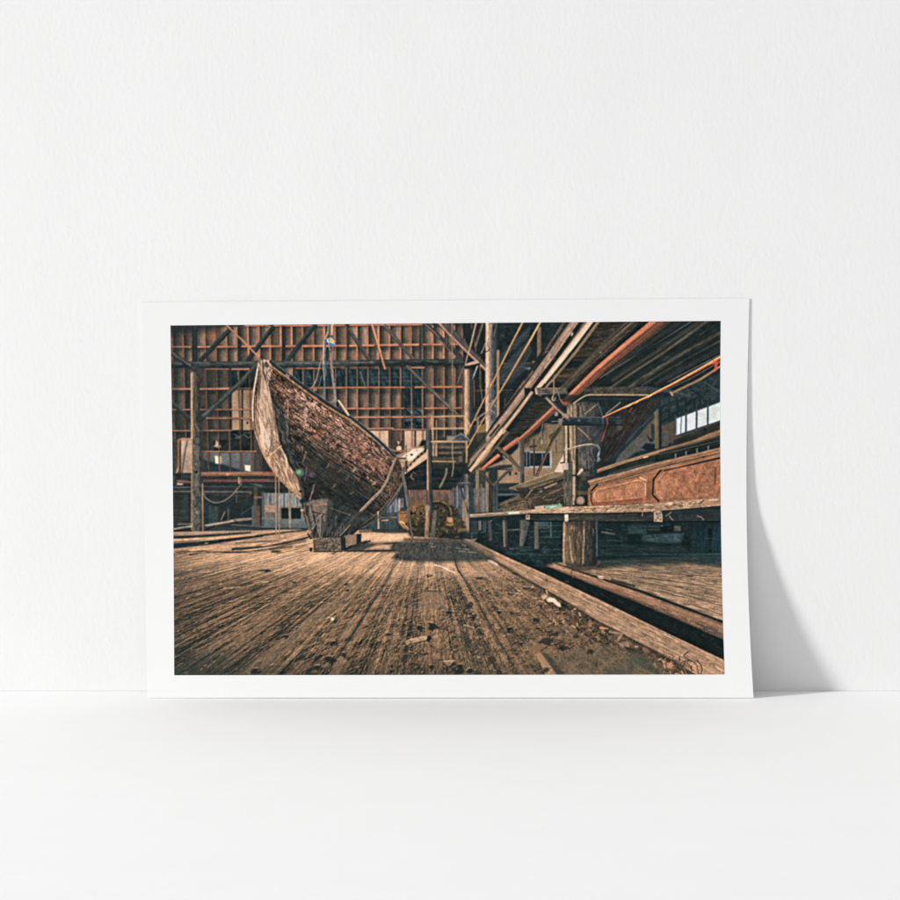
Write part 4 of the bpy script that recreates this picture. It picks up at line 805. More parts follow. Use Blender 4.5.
L([(545, 563), (600, 580), (660, 601)], 1, (206, 152, 112), .6, var=.3); P([(700, 624), (722, 631), (722, 636), (704, 630)], (60, 66, 64), a=.5, soft=1); E(709, 628, .9, .8, (80, 120, 126), .6); E(704, 626.4, .8, .7, (130, 64, 48), .6); scat([(620, 592), (722, 630), (722, 638), (640, 604)], 90, 1, 6, .8, 22, 10, [(84, 62, 48), (196, 146, 108), (70, 56, 46)], (.25, .6))
for q in [cat([(571, 574), (572.5, 570.6), (577, 569.8), (580.6, 572)]), cat([(571.4, 575), (573, 578), (575, 576)])]:
    L(q, .9, (64, 54, 46), .9)
E(601, 577.6, 3, 1.7, (176, 146, 118), .95, ang=15); L([(598, 576.6), (603, 576.4)], .8, (224, 196, 164), .8); L([(540, 562.4), (546, 562.2)], 1.6, (206, 156, 120), .9); L([(571, 566), (577, 571)], 1, (110, 92, 74), .8); L([(538, 564), (548, 566)], 1.6, (130, 72, 50), .6)
# stone edge of the long timber kerb
KT = [(465, 539), (470, 539.6), (510, 558.6), (541, 572), (600, 600), (660, 630), (726, 661), (726, 676), (698, 676), (680, 664), (640, 643), (600, 622), (560, 598), (536, 584), (500, 564), (474, 549), (463, 541.4)]
P(KT, (152, 118, 88), soft=.8, gr=(26.5, 18, 1.2, .22), mott=(4, .16), g=(470, 540, 540, 580, (160, 124, 92)), rough=.3)
L([(468, 540), (510, 559.4), (545, 575), (600, 601), (722, 660)], 1.1, (214, 170, 128), .5, var=.3)
L([(464, 541.6), (500, 564.6), (536, 585), (560, 599), (600, 623), (640, 644), (684, 667)], 2.6, (58, 50, 42), .75, soft=1.2, var=.3)
P([(464, 539), (474, 541), (494, 552), (494, 560), (474, 550), (463, 542)], (92, 80, 66), a=.6, soft=2)
scat([(480, 547), (541, 574), (724, 664), (724, 672), (690, 664), (600, 618), (500, 562)], 200, 2, 11, .75, 26.5, 5, [(214, 172, 132), (96, 78, 62), (228, 190, 150), (84, 72, 58), (110, 88, 68)], (.22, .6))
for (x, y, l) in [(620, 626, 12), (630, 622, 9), (616, 618, 7), (644, 632, 8), (650, 640, 12), (640, 640, 9), (672, 650, 10), (676, 656, 9), (664, 634, 8), (660, 648, 6), (600, 606, 8), (626, 632, 8), (590, 602, 6)]:
    L([(x, y), (x + l, y + l * .5)], 1.1, (226, 192, 158), .45, w2=.6, var=.3)
L([(716, 666), (722, 671)], 1.3, (236, 176, 116), .9); L([(708, 668), (720, 674)], .8, (190, 150, 112), .7); E(546.6, 580, 1, 1.6, (90, 70, 54), .8)
# rubbish along the kerb
KB = [(536, 584), (560, 600), (600, 623), (640, 646), (690, 674), (664, 674), (620, 652), (580, 640), (548, 622), (540, 600)]
scat(KB, 330, 1, 4, 1.4, 30, 80, [(40, 36, 32), (112, 70, 48), (34, 34, 31), (140, 92, 64), (90, 62, 46), (196, 152, 112), (46, 40, 35)], (.45, .95), soft=.5)
scat([(540, 626), (560, 636), (600, 642), (590, 652), (560, 650), (540, 640)], 90, 1, 4, 1.4, 20, 80, [(36, 34, 31), (100, 66, 46), (44, 40, 35), (150, 104, 74)], (.4, .9))
scat([(500, 568), (530, 584), (556, 604), (540, 610), (510, 592)], 110, 1, 3.4, 1.1, 30, 70, [(60, 48, 40), (150, 110, 80), (206, 166, 128), (44, 40, 36)], (.35, .8))
P(wob([(546, 600), (550, 597), (555, 598), (560, 603), (561, 607), (557, 606), (553, 602), (548, 602)], .4), (226, 192, 160), soft=.8, rough=.6); P([(560, 602), (566, 604), (568, 608), (562, 607)], (34, 36, 35), soft=.8); P([(541, 596), (546, 594), (548, 598), (543, 600)], (186, 150, 118), soft=.9, rough=.6); E(492, 562, 3.4, 1.3, (206, 186, 168), .85, ang=20, soft=.8); E(496, 564, 2, 1, (220, 200, 180), .7, ang=20)
E(602, 628, 2.8, 1.5, (214, 120, 76), .9, ang=10); E(590, 624, 2, 1.2, (170, 96, 62), .8); L([(610, 632), (622, 634), (618, 640)], 2.4, (160, 128, 100), .8, var=.2); P([(618, 643), (628, 641), (630, 647), (621, 648)], (150, 126, 100), a=.8, soft=.8); E(646, 650, 4, 2, (140, 100, 72), .9, ang=35, soft=.8)
P([(662, 660), (672, 663), (674, 669), (664, 668)], (176, 128, 92), soft=.8); P([(624, 646), (640, 652), (650, 662), (646, 664), (628, 652)], (30, 31, 29), a=.85, soft=1); L([(596, 640), (616, 650), (640, 651)], 1, (40, 38, 34), .7); L([(585, 634), (597, 642), (610, 645)], 1, (44, 42, 37), .7)
for q in [[(676, 672), (680, 664), (688, 660), (696, 664), (698, 674)], [(682, 668), (686, 662), (692, 670), (686, 674), (681, 668)], [(690, 660), (684, 656), (688, 652)], [(664, 664), (672, 660), (684, 664), (694, 671)], [(697, 660), (702, 668), (700, 676)]]:
    L(cat(q, 6), 1, rnd.choice([(60, 50, 42), (84, 64, 50), (40, 38, 34)]), .85)
scat([(660, 652), (700, 664), (700, 676), (664, 676)], 70, 1, 4, 1, 30, 80, [(40, 38, 34), (120, 84, 60), (200, 150, 108), (60, 50, 42)], (.35, .85))
# smooth slabs lower right, board ends
P([(560, 652), (600, 644), (640, 652), (676, 676), (556, 676), (548, 662)], (106, 92, 70), soft=2.5, a=.6, mott=(5, .2)); P([(536, 654), (541, 652), (558, 676), (546, 676)], (150, 116, 84), soft=.8, gr=(60, 10, .8, .15)); P([(541, 652), (552, 658), (566, 676), (558, 676)], (62, 60, 50), soft=1.4, a=.8); L([(540, 652), (548, 646), (566, 642)], 1.2, (60, 52, 44), .8); glow(636, 662, 12, 6, (70, 72, 64), .7); glow(620, 672, 14, 4, (64, 66, 58), .6)
P([(548, 626), (566, 626), (590, 640), (576, 644), (556, 638)], (120, 98, 74), soft=2, a=.5); glow(530, 648, 10, 8, (176, 132, 92), .35); glow(536, 656, 4, 10, (196, 140, 92), .3)
for (x, y, rx, ry) in [(546, 642, 7, 3.6), (564, 648, 6, 2.4), (590, 652, 4, 3), (576, 636, 3, 2), (604, 636, 3, 2), (556, 634, 4, 2), (546, 670, 4, 3), (597, 663.6, 1.6, 2.2), (540, 606, 3, 1.6), (516, 574, 4, 1)]:
    P(wob([(x - rx, y), (x - rx * .3, y - ry), (x + rx, y - ry * .3), (x + rx * .5, y + ry), (x - rx * .6, y + ry * .7)], 1), (38, 36, 33), soft=.9, a=.75, rough=.9)

# -------------------------------------------- under the deck on the right
P([(476, 513), (535, 510), (732, 506), (732, 552), (600, 560), (560, 562), (520, 556), (478, 540)], (25, 35, 36), soft=1.2, mott=(7, .3), a=.97)
P([(478, 540), (530, 552), (566, 560), (540, 568), (510, 557)], (30, 40, 43), soft=2, mott=(3, .35), gr=(8, 10, 1, .3))
for q, w, c, a in [([(520, 550), (566, 549.6)], 1.2, (60, 84, 88), .6), ([(530, 555), (564, 554.6)], 2, (44, 56, 56), .8), ([(510, 549), (530, 547)], 1, (74, 92, 94), .5), ([(512, 554), (532, 553.6)], .9, (80, 92, 90), .5), ([(598, 554.6), (722, 554)], 1, (52, 90, 92), .6), ([(598, 549), (722, 549)], .8, (46, 60, 60), .5), ([(538, 526), (563, 525.4)], 1, (62, 86, 92), .6), ([(530, 531.6), (563, 531)], 1.2, (58, 78, 82), .6), ([(530, 537), (560, 537)], 1, (66, 92, 94), .6), ([(530, 543), (563, 543)], 2, (34, 54, 60), .7), ([(602, 532), (614, 534)], 1.6, (104, 104, 96), .7), ([(600, 540), (622, 541)], 1, (60, 66, 62), .6), ([(606, 529), (612, 530)], 1, (86, 88, 82), .6)]:
    L(q, w, c, a, soft=.7, var=.3)
P([(628, 527), (632, 525), (646.6, 525), (646.6, 533.6), (628, 534)], (42, 58, 62), soft=1, mott=(3, .2)); P([(640, 535), (684, 533), (684, 540), (680, 544), (640, 541)], (50, 66, 70), soft=1.1, mott=(3, .3)); R4(628, 535, 642, 545, (18, 28, 30), a=.9, soft=1); R4(647, 525.4, 660, 527.4, (62, 60, 52), a=.7); R4(648, 528.6, 664, 530.6, (52, 54, 50), a=.7); R4(674, 525.6, 680.6, 531, (84, 78, 66), a=.8, mott=(2, .3)); R4(660, 526, 673, 532, (16, 22, 23), a=.8)
R4(692, 528, 708, 552, (26, 46, 50), a=.75, soft=1.5, gr=(90, 10, 1.2, .3)); R4(712, 526, 722, 552, (26, 48, 53), a=.75, soft=1, gr=(90, 10, 1.2, .3)); E(686, 544, 5, 8, (20, 28, 28), .8, soft=2); E(684, 549, 3, 3, (48, 54, 48), .5, soft=1.5); P([(600, 545), (680, 545), (690, 553), (600, 556)], (34, 44, 43), a=.8, soft=1.4, gr=(2, 12, .9, .4))
R4(708.5, 528, 712, 541, (14, 22, 24), a=.8)
scat([(600, 524), (722, 522), (722, 552), (600, 556)], 120, 1, 8, .8, 2, 10, [(60, 74, 74), (12, 20, 22), (46, 66, 70), (16, 24, 25)], (.2, .5), soft=.7); scat([(480, 522), (562, 520), (562, 556), (520, 552), (482, 540)], 150, 1, 6, .8, 4, 40, [(70, 86, 88), (12, 20, 22), (54, 70, 74), (84, 84, 76)], (.2, .5), soft=.7)
for k in range(9):
    R4(471.5 + k * 1.7, 519, 472.2 + k * 1.7, 531, rnd.choice([(120, 132, 136), (84, 96, 100), (60, 70, 74)]), a=.7, soft=.5)
R4(479, 520, 481, 530, (150, 124, 104), a=.7); L([(472, 533), (486, 532)], 1, (70, 86, 90), .6); L([(471.5, 533), (471.8, 542)], 1, (90, 104, 106), .6)
P([(490, 540), (506, 545), (510, 552), (496, 549), (486, 543)], (34, 38, 40), a=.8, soft=1.4, mott=(2, .5))
# trestle legs
for (x, y0, x2, y1, w, cs) in [(489, 516, 490.6, 541, 4.4, [(40, 46, 46), (78, 73, 64), (52, 53, 51)]), (505, 516.6, 506, 547, 4.8, [(42, 48, 48), (74, 72, 65), (146, 124, 98)]), (522, 519, 521.6, 546, 4.4, [(50, 53, 51), (104, 96, 82), (74, 71, 63)]), (536.6, 520, 536.8, 550, 5.6, [(40, 46, 46), (78, 74, 66), (104, 92, 78), (60, 60, 56)])]:
    B(x, y0, x2, y1, w, cs, amp=.25, lu=7)
P([(523, 519), (530, 522), (524, 544), (521, 546)], (90, 88, 78), a=.7, soft=.9, mott=(3, .3)); L(cat([(491, 521), (495, 518), (502, 516.6), (505, 518)]), 1.1, (170, 152, 124), .8); L([(508, 530), (520, 529.4)], 1.7, (90, 90, 82), .7, var=.3); R4(509, 520, 519.5, 528.6, (28, 34, 35), a=.8, gr=(90, 6, .8, .4)); L([(496, 524), (503, 526.6)], 1.6, (80, 84, 80), .5, soft=.8); E(537, 550.6, 5, 1.6, (18, 26, 27), .8, soft=1)
R4(538.6, 520, 549, 526, (66, 90, 100), a=.75, soft=.9); L([(550.8, 520), (551, 536)], 1.6, (70, 96, 104), .7); R4(539, 526, 550, 529, (90, 96, 90), a=.5, soft=.8)

# shelf clutter beyond (left part of deck)
P([(509, 488.4), (531, 480.6), (553, 472.6), (565, 472.6), (565, 476), (532, 487), (521, 492)], (120, 104, 74), soft=.7, gr=(-18, 12, 1, .2)); L([(509.6, 488), (532, 480), (553, 472.4)], .9, (190, 164, 122), .6)
P([(520, 491), (566, 476), (566, 509), (520, 512)], (66, 56, 48), soft=1.2, mott=(3.5, .3), gr=(-16, 12, 1.2, .3)); P([(500, 503), (522, 493), (532, 490), (530, 512), (500, 512)], (100, 84, 64), soft=1, a=.9, gr=(-16, 10, 1.1, .3), mott=(3, .2)); P([(516, 488), (534, 486), (530, 502), (521, 498)], (46, 44, 40), a=.8, soft=1)
for q, w, c in [([(530, 487), (552, 480), (565, 476.6)], 3, (84, 72, 56)), ([(528, 493.6), (548, 486.6), (565, 479)], 1.8, (34, 40, 42)), ([(545, 487.4), (556, 483.4)], 2.2, (170, 142, 106)), ([(530, 489), (553, 481)], 1, (140, 116, 86)), ([(530, 499.6), (545, 495), (565, 488)], 3, (104, 80, 60)), ([(532, 496), (540, 494)], 1.6, (44, 48, 50)), ([(546, 506), (552, 496), (565, 491)], 1, (140, 110, 84)), ([(536, 490), (556, 482)], 1, (36, 40, 40)), ([(522, 490), (526, 498), (529, 508)], 1.6, (44, 44, 42)), ([(526, 497.6), (532, 490)], 1.4, (150, 112, 80))]:
    L(q, w, c, .9, soft=.7, var=.2)
E(541, 491.4, 1.4, .8, (110, 140, 160), .8); P([(536, 493), (540, 494), (539.6, 500), (536.6, 504)], (36, 44, 44), a=.8); P([(548, 496), (564, 489), (564, 507), (547, 508)], (60, 53, 45), soft=1, mott=(3, .25)); P([(532, 496), (548, 489), (547, 508), (532, 508)], (70, 60, 49), a=.7, soft=1, mott=(3, .25))
scat([(500, 503), (564, 480), (564, 508), (500, 511)], 110, 1, 5, .8, -16, 20, [(40, 40, 38), (130, 106, 80), (30, 34, 35), (150, 120, 90)], (.25, .7))
# upper rail shelf right of the post
P([(582, 474.4), (620, 461.6), (660, 449.6), (700, 438.6), (724, 432), (724, 438), (700, 444), (660, 453), (620, 465), (590, 475.6)], (146, 112, 82), soft=.6, gr=(-16, 16, .9, .25)); P([(590, 475.6), (620, 465), (660, 453.6), (700, 443), (724, 436.6), (724, 446), (690, 452), (650, 464), (620, 473), (590, 482)], (44, 42, 36), soft=.7, gr=(-16, 16, 1.4, .25), mott=(5, .2))
P([(660, 452), (724, 434), (724, 446), (676, 458), (650, 464)], (34, 38, 36), a=.8, soft=1, gr=(-16, 14, 1, .3))
for (x, y) in [(675.6, 456.4), (686, 454), (697, 451.2), (708.4, 448.4)]:
    L([(x, y - 2), (x, y + 1.6)], 1.7, (110, 112, 106), .85, soft=.7); R4(x + 1.4, y - 2, x + 5, y + 1.4, (22, 30, 32), a=.7, soft=.8)
L([(644, 457.4), (648, 456.4)], 1.6, (210, 166, 124), .9); L([(648, 456.4), (680, 450), (722, 440)], 1, (100, 86, 66), .6); R4(655.5, 456, 658.6, 464, (26, 34, 38), a=.9)
P([(592, 478.4), (650, 461.4), (664, 462), (620, 474), (592, 482)], (70, 78, 68), a=.7, soft=.9, gr=(-16, 10, 1, .3)); P([(598, 475), (610, 472), (606, 477), (600, 478)], (32, 42, 44), a=.85)
P([(587.6, 480.6), (620, 472.8), (660, 461.6), (724, 446.6), (724, 452), (690, 461), (650, 471), (620, 479), (590, 486)], (146, 106, 74), soft=.6, gr=(-16, 16, 1, .26)); L([(588, 482), (640, 468), (724, 447.4)], .9, (206, 160, 118), .5, var=.3); L([(590, 485.8), (620, 478.8), (660, 467.4), (690, 460), (724, 452.4)], .9, (60, 46, 36), .8, var=.3)
P([(590, 485.8), (620, 479), (660, 468), (724, 452.6), (724, 458), (662, 471.6), (620, 482), (590, 488)], (156, 108, 74), soft=.6, gr=(-16, 14, 1, .25)); L([(592, 487.4), (620, 481), (640, 476)], .8, (70, 48, 36), .8); P([(664, 470), (690, 464), (724, 456), (724, 458.6), (690, 466), (664, 472)], (40, 36, 32), soft=.6); E(703.5, 457, 1, .7, (40, 34, 30), .8)
# rusty panels
P([(588, 488), (620, 481), (656, 473), (660, 470.8), (662, 472), (724, 458.4), (724, 500), (588, 506)], (160, 102, 68), soft=.7, mott=(4, .2), gr=(80, 5, 1.6, .12))
P([(600, 489), (638, 479.4), (642, 479.6), (645, 484), (645, 494), (641, 497.4), (598, 502.4), (593, 497), (594, 492)], (178, 116, 80), a=.8, soft=1, mott=(4, .26), gr=(85, 5, 1.6, .1))
P([(662, 472), (724, 458.4), (724, 498), (662, 500), (656, 494), (656, 480)], (166, 106, 72), a=.85, soft=.8, mott=(4, .32), gr=(80, 5, 1.8, .1))
scat([(664, 474), (722, 462), (722, 496), (664, 498)], 420, .8, 2.4, .9, 70, 50, [(112, 70, 49), (200, 134, 94), (96, 64, 46), (192, 124, 84), (140, 82, 56)], (.2, .5), soft=.7); scat([(594, 491), (644, 481), (644, 496), (596, 502)], 150, .5, 1.5, .9, 70, 80, [(130, 82, 56), (200, 138, 98), (116, 74, 52)], (.15, .4), soft=.8)
for (x, y, rx, ry, c, a) in [(682, 476, 7, 7, (120, 76, 52), .4), (700, 486, 8, 5, (116, 76, 54), .35), (664, 486, 4, 8, (214, 146, 106), .5), (714, 478, 2, 8, (110, 72, 52), .4), (612, 494, 8, 5, (206, 138, 96), .3), (636, 488, 6, 6, (206, 140, 102), .35), (680, 468, 8, 3, (196, 126, 84), .3)]:
    glow(x, y, rx, ry, c, a)
for q, w in [([(660.6, 470.4), (653.4, 479.6), (652.8, 495), (658.6, 501)], 1.9), ([(597.4, 484.6), (591.4, 490.8)], 1.7), ([(591.2, 493), (591, 500), (593, 505)], 1.2)]:
    L(q, w, (32, 32, 30), .95, soft=.6)
P([(646, 481.6), (652, 480), (652, 498), (645.6, 499)], (118, 80, 56), a=.6, soft=1); L([(598, 489.4), (638, 480), (643, 481), (645.4, 485), (645.4, 493.6), (642, 497.2), (599, 502), (594.4, 498), (594.2, 493), (598, 489.4)], 1, (216, 156, 114), .45, var=.5); L([(599, 491), (638, 481.6), (643.6, 485)], .7, (104, 68, 48), .6); L([(664, 472.6), (657.6, 480.4), (657, 493.6), (662, 499)], 1.1, (220, 158, 114), .55, var=.3); L([(656.4, 480), (656.4, 494)], .9, (222, 156, 112), .4); L([(645.4, 483), (645.6, 495)], 1.2, (220, 164, 120), .7); L([(640, 477.4), (646, 480.4)], 1.3, (236, 196, 156), .8); L([(648.4, 475), (648.8, 500)], .7, (130, 80, 56), .7); P([(593, 502.4), (642, 498), (642, 501), (593, 505.6)], (140, 74, 52), a=.8, soft=.6); E(614.4, 502.6, .9, 1.1, (60, 140, 150), .9); L([(598, 489), (593.6, 494), (595.6, 501)], .8, (214, 150, 108), .6); L([(715.4, 468), (715, 484)], 1, (60, 42, 34), .8, var=.4); L([(662, 500.4), (724, 496)], 1.4, (120, 96, 72), .8, var=.3)

# main post, upper part
P([(567, 404), (586, 401), (597, 403), (604, 418), (604, 424), (566, 424)], (112, 98, 82), soft=1, g=(568, 0, 602, 0, (46, 46, 46)), gr=(80, 10, 1.4, .3), mott=(4, .25))
R4(563.6, 420, 581, 500, (92, 84, 72), soft=.5, gr=(90, 14, 1.1, .28)); R4(577, 424, 597, 476, (98, 88, 76), soft=.8, g=(577, 0, 596, 0, (44, 48, 51)), gr=(90, 10, 1.4, .34), mott=(3, .22))
P([(577.6, 424), (590, 424), (604, 434), (604, 440), (600, 450), (578, 452)], (66, 64, 62), a=.7, soft=2, mott=(3, .3))
for (x, w, c, y0, y1) in [(566, 1.9, (214, 182, 142), 426, 466), (568.4, 1.4, (60, 54, 46), 426, 468), (570.4, 2, (196, 160, 118), 424, 452), (572.8, 1.2, (120, 98, 74), 424, 500), (574.4, 1.6, (156, 128, 94), 404, 500), (576.4, 1.3, (58, 56, 52), 424, 480), (571, 2.4, (80, 76, 66), 450, 505)]:
    L([(x, y0), (x + .3, (y0 + y1) / 2), (x + .1, y1)], w, c, .9, var=.22)
L(cat([(571, 426), (571.6, 445), (572, 458), (573.6, 466), (573.4, 504)]), 1.8, (176, 146, 108), .85, var=.2); L([(577, 450), (577.2, 500)], 2.4, (36, 38, 38), .85, soft=.8); R4(564, 468, 572, 506, (84, 80, 66), gr=(90, 12, 1, .3), mott=(2.5, .2), a=.92); scat([(564, 470), (572, 470), (572, 504), (564, 504)], 44, 1, 4, .7, 88, 20, [(40, 42, 38), (150, 126, 92), (50, 50, 46)], (.3, .7))
scat([(578, 440), (596, 440), (596, 470), (578, 470)], 120, 1, 5, .8, 85, 30, [(104, 100, 96), (34, 38, 40), (120, 112, 100), (40, 42, 44)], (.25, .6)); E(582, 462, 3, 3, (112, 104, 96), .5, soft=1.2); L([(588, 424), (588.6, 470)], .9, (96, 92, 84), .6)
for (x, w, c) in [(571, 2, (190, 152, 118)), (575, 3.2, (150, 120, 98)), (578, 1.8, (44, 44, 42)), (580.4, 1.6, (120, 104, 88))]:
    L([(x, 407), (x + .2, 420)], w, c, .85, soft=.7, var=.2)
L(cat([(564.6, 449.6), (570, 448.6), (576, 446.6), (584, 444.8), (592, 444.2), (597, 445.6)]), 1.5, (176, 160, 134), .85, var=.2); L([(576, 448.6), (586, 446)], .7, (100, 90, 76), .7); L(cat([(597, 444), (599.6, 450), (598, 456), (600, 460)]), 2, (120, 132, 138), .7, var=.4); E(598.8, 454, 1, 1.6, (110, 150, 190), .9); E(598, 460, 1.6, 2, (140, 150, 154), .6)
P([(561.4, 464), (564, 462.8), (568.4, 463.4), (568.2, 469.4), (563, 470)], (196, 172, 150)); R4(566.2, 463.6, 568.2, 469.4, (150, 148, 150), a=.8); L([(560.6, 463), (564.4, 462.4)], 1.2, (40, 38, 36), .9)
P([(577, 474.6), (580.6, 468.4), (584.4, 469), (580, 474), (577, 475.4)], (206, 172, 140), soft=.6); P([(582.6, 468.2), (588, 469), (592, 471), (584, 472)], (40, 44, 46), a=.9)
R4(576, 476, 587, 482, (40, 42, 42), a=.95); R4(577, 482, 588, 491, (46, 50, 50), a=.8, soft=1, mott=(3, .3)); P([(581, 476), (586, 475), (586, 480), (581, 481)], (100, 78, 62), a=.6, soft=1); R4(571.6, 474.6, 577, 476.4, (34, 36, 36), a=.9); R4(576, 491, 591, 494.6, (104, 74, 56), a=.7, soft=.9); E(581.4, 500.4, 6, 5.6, (36, 38, 38)); E(580.4, 500.6, 4, 4.2, (150, 120, 98), mode='n', soft=1); R4(575, 504.6, 588, 508, (40, 38, 36), a=.9)
# clamp beams, braces at the post head
P([(536, 387.6), (566, 387.4), (568, 394.4), (538, 394.8)], (88, 80, 68), soft=.7, mott=(3, .25), gr=(0, 8, 1, .25)); L([(540, 388.6), (566, 388)], 1, (130, 116, 96), .6, var=.3); P([(584, 387), (640, 387), (662, 392), (640, 396), (584, 394)], (72, 66, 56), soft=.9, a=.85, mott=(3, .3)); scat([(584, 387), (645, 387), (645, 393), (584, 394)], 60, 1, 4, .8, 5, 40, [(110, 100, 82), (34, 36, 35)], (.25, .6))
P([(560, 394), (600, 396), (664, 394), (640, 404), (606, 402), (562, 402)], (34, 38, 38), a=.8, soft=1.5)
L(cat([(574, 403), (582, 397.6), (588, 395), (600, 394.8), (624, 394.8), (648, 395)]), 1.5, (160, 140, 108), .9, var=.15); L([(590, 398.6), (664, 399.4)], 2.2, (44, 50, 50), .9)
R4(562.4, 417.2, 622, 424.6, (46, 56, 60), soft=.5, gr=(0, 12, 1.2, .22), g=(562, 417, 562, 425, (34, 42, 46))); L([(563, 417.6), (620, 417.4)], .9, (84, 94, 96), .7, var=.3); L([(562, 425), (622, 425)], 1.2, (22, 26, 27), .9); E(579, 420.6, 1.4, 1.2, (120, 110, 92), .7); glow(590, 420.6, 2.5, 2, (90, 96, 96), .5); P([(616, 419), (622, 419.6), (621, 424), (616, 424)], (62, 66, 64), a=.7); L([(552, 421.4), (563, 421.2)], .9, (130, 122, 110), .8); P([(558, 419), (563, 418), (562, 425), (558, 424.4)], (120, 106, 92), mott=(2, .2)); E(620, 428, 2.4, 2.6, (90, 84, 76), .6, soft=1)
run([(546, 396.6, 5), (556, 406, 5.4), (570, 420, 5)], [(46, 48, 47), (70, 66, 62), (84, 74, 66)], amp=.2); L([(547, 398.6), (557, 409), (567.4, 418)], 1.7, (166, 130, 108), .9, var=.15); L([(549, 396.6), (570, 417)], .9, (34, 36, 36), .8); P([(562, 414), (568, 413), (570, 418), (562, 418)], (150, 124, 104), a=.8)
L([(553.8, 380), (553.8, 394), (553, 397), (552.8, 399.6)], 1.2, (146, 128, 106), .9); L(cat([(552.6, 396), (552, 399.4), (554, 400.4), (555.6, 398)]), .9, (176, 156, 130), .85); L(cat([(556, 388), (558.6, 394), (559.6, 399)]), .9, (140, 124, 102), .8)
L([(585, 414), (592, 408), (596.6, 405)], 1.4, (150, 128, 100), .7); L([(590, 415), (598, 402)], 1, (60, 60, 56), .8); L([(598, 403), (602.6, 416.6), (603, 424)], 2, (64, 78, 84), .9, var=.2); L([(603, 424), (602, 432), (603.6, 440)], 1.6, (50, 66, 74), .7); L([(606, 414), (616, 406), (620, 402.6)], 1.3, (160, 140, 112), .75)
run([(578, 428, 2), (590, 440, 2)], [(130, 110, 92), (70, 62, 56)], amp=.1, a=.9); L([(578, 428), (588, 436)], .8, (196, 160, 128), .6); P([(590, 432), (604, 424), (606, 440), (594, 446)], (60, 62, 64), a=.6, soft=1.5, mott=(3, .3)); L([(593, 436), (603, 427)], 1, (84, 88, 90), .5)
P([(555, 412), (558, 412), (558, 416), (554.6, 416)], (140, 132, 120), a=.9)
# hoses, slanting bar and reddish prop
for q, c in [([(543, 424), (541, 432), (537, 440)], (140, 112, 92)), ([(545, 424), (543.6, 434), (543, 440)], (70, 100, 108)), ([(546.6, 423), (546, 432), (546.4, 440)], (130, 70, 62)), ([(541.6, 430), (543, 436)], (60, 64, 64))]:
    L(q, 1.1, c, .85)
run([(561, 426, 2.4), (552, 441, 2.8), (536.6, 476, 3)], [(60, 48, 42), (116, 84, 70), (90, 64, 54)], amp=.14); L([(534, 440), (534.2, 475)], 1.7, (60, 56, 48), .85); L([(559, 428), (549, 446)], .8, (30, 30, 30), .7); P([(548, 436), (560, 427), (562, 430), (551, 442)], (58, 52, 46), a=.6, soft=1)
# deck edge and beam
P([(470, 514.4), (500, 512), (535, 509.4), (535, 513.4), (500, 516.4), (470, 518)], (140, 120, 96), soft=.6, gr=(-3, 10, .9, .26)); L([(470, 515), (500, 513), (535, 510.4)], .9, (206, 180, 144), .6, var=.3); P([(470, 517.6), (535, 513), (535, 520), (470, 521)], (34, 40, 40), a=.9, soft=.7)
L([(498, 510), (504, 509), (504, 512)], 1.4, (120, 112, 98), .8); R4(494, 508.6, 503, 512, (70, 74, 70), a=.8, mott=(2, .2)); P([(508, 512.4), (519, 511.6), (519, 513.4), (509, 514)], (236, 216, 184), soft=.7); L([(508, 511.6), (513, 511)], 1, (110, 170, 140), .8); L([(515, 508.6), (521, 508.4)], .9, (176, 70, 60), .8); R4(525.6, 514.6, 530, 519.6, (150, 128, 104), mott=(2, .25)); R4(527, 516, 528.4, 517.6, (60, 54, 48), a=.8)
P([(530, 510), (560, 507), (600, 505.6), (650, 503.6), (724, 497.6), (724, 505.4), (690, 509.4), (650, 512), (600, 513.4), (560, 513.6), (530, 513.6)], (156, 124, 92), soft=.6, gr=(-3, 12, 1, .22), mott=(2.6, .22), rough=.5)
L([(532, 510.6), (562, 507.8), (620, 506), (690, 501.4), (724, 499)], 1.2, (216, 178, 138), .5, var=.5); glow(564, 510, 9, 2.4, (244, 214, 176), .7); P([(530, 511), (544, 508), (546, 510), (531, 513)], (206, 176, 142), a=.5, soft=.9)
L([(652, 511.4), (690, 508), (724, 504.6)], 1.2, (224, 186, 146), .55, var=.5); scat([(535, 510), (650, 504.6), (722, 499), (722, 505), (650, 511), (540, 513)], 200, .8, 4, .8, -3, 25, [(90, 72, 56), (224, 190, 150), (70, 60, 50), (240, 210, 172)], (.25, .7), soft=.45)
P([(699, 503), (704, 499.4), (722, 503), (722, 505), (706, 505)], (176, 128, 90), a=.8); L([(699.6, 504), (704, 500)], 1.1, (70, 56, 46), .8); P([(534.6, 506.6), (544, 505.4), (544.4, 508.6), (535.4, 509.6)], (196, 160, 136), soft=.6); P([(544.4, 505.6), (558, 504), (562, 504.4), (561.6, 507.6), (545, 509)], (120, 166, 130), soft=.6, mott=(2.5, .2)); L([(550, 507.2), (556, 506.6)], 1, (226, 226, 206), .8); L([(559.4, 503), (559.6, 507)], .9, (170, 190, 160), .7)
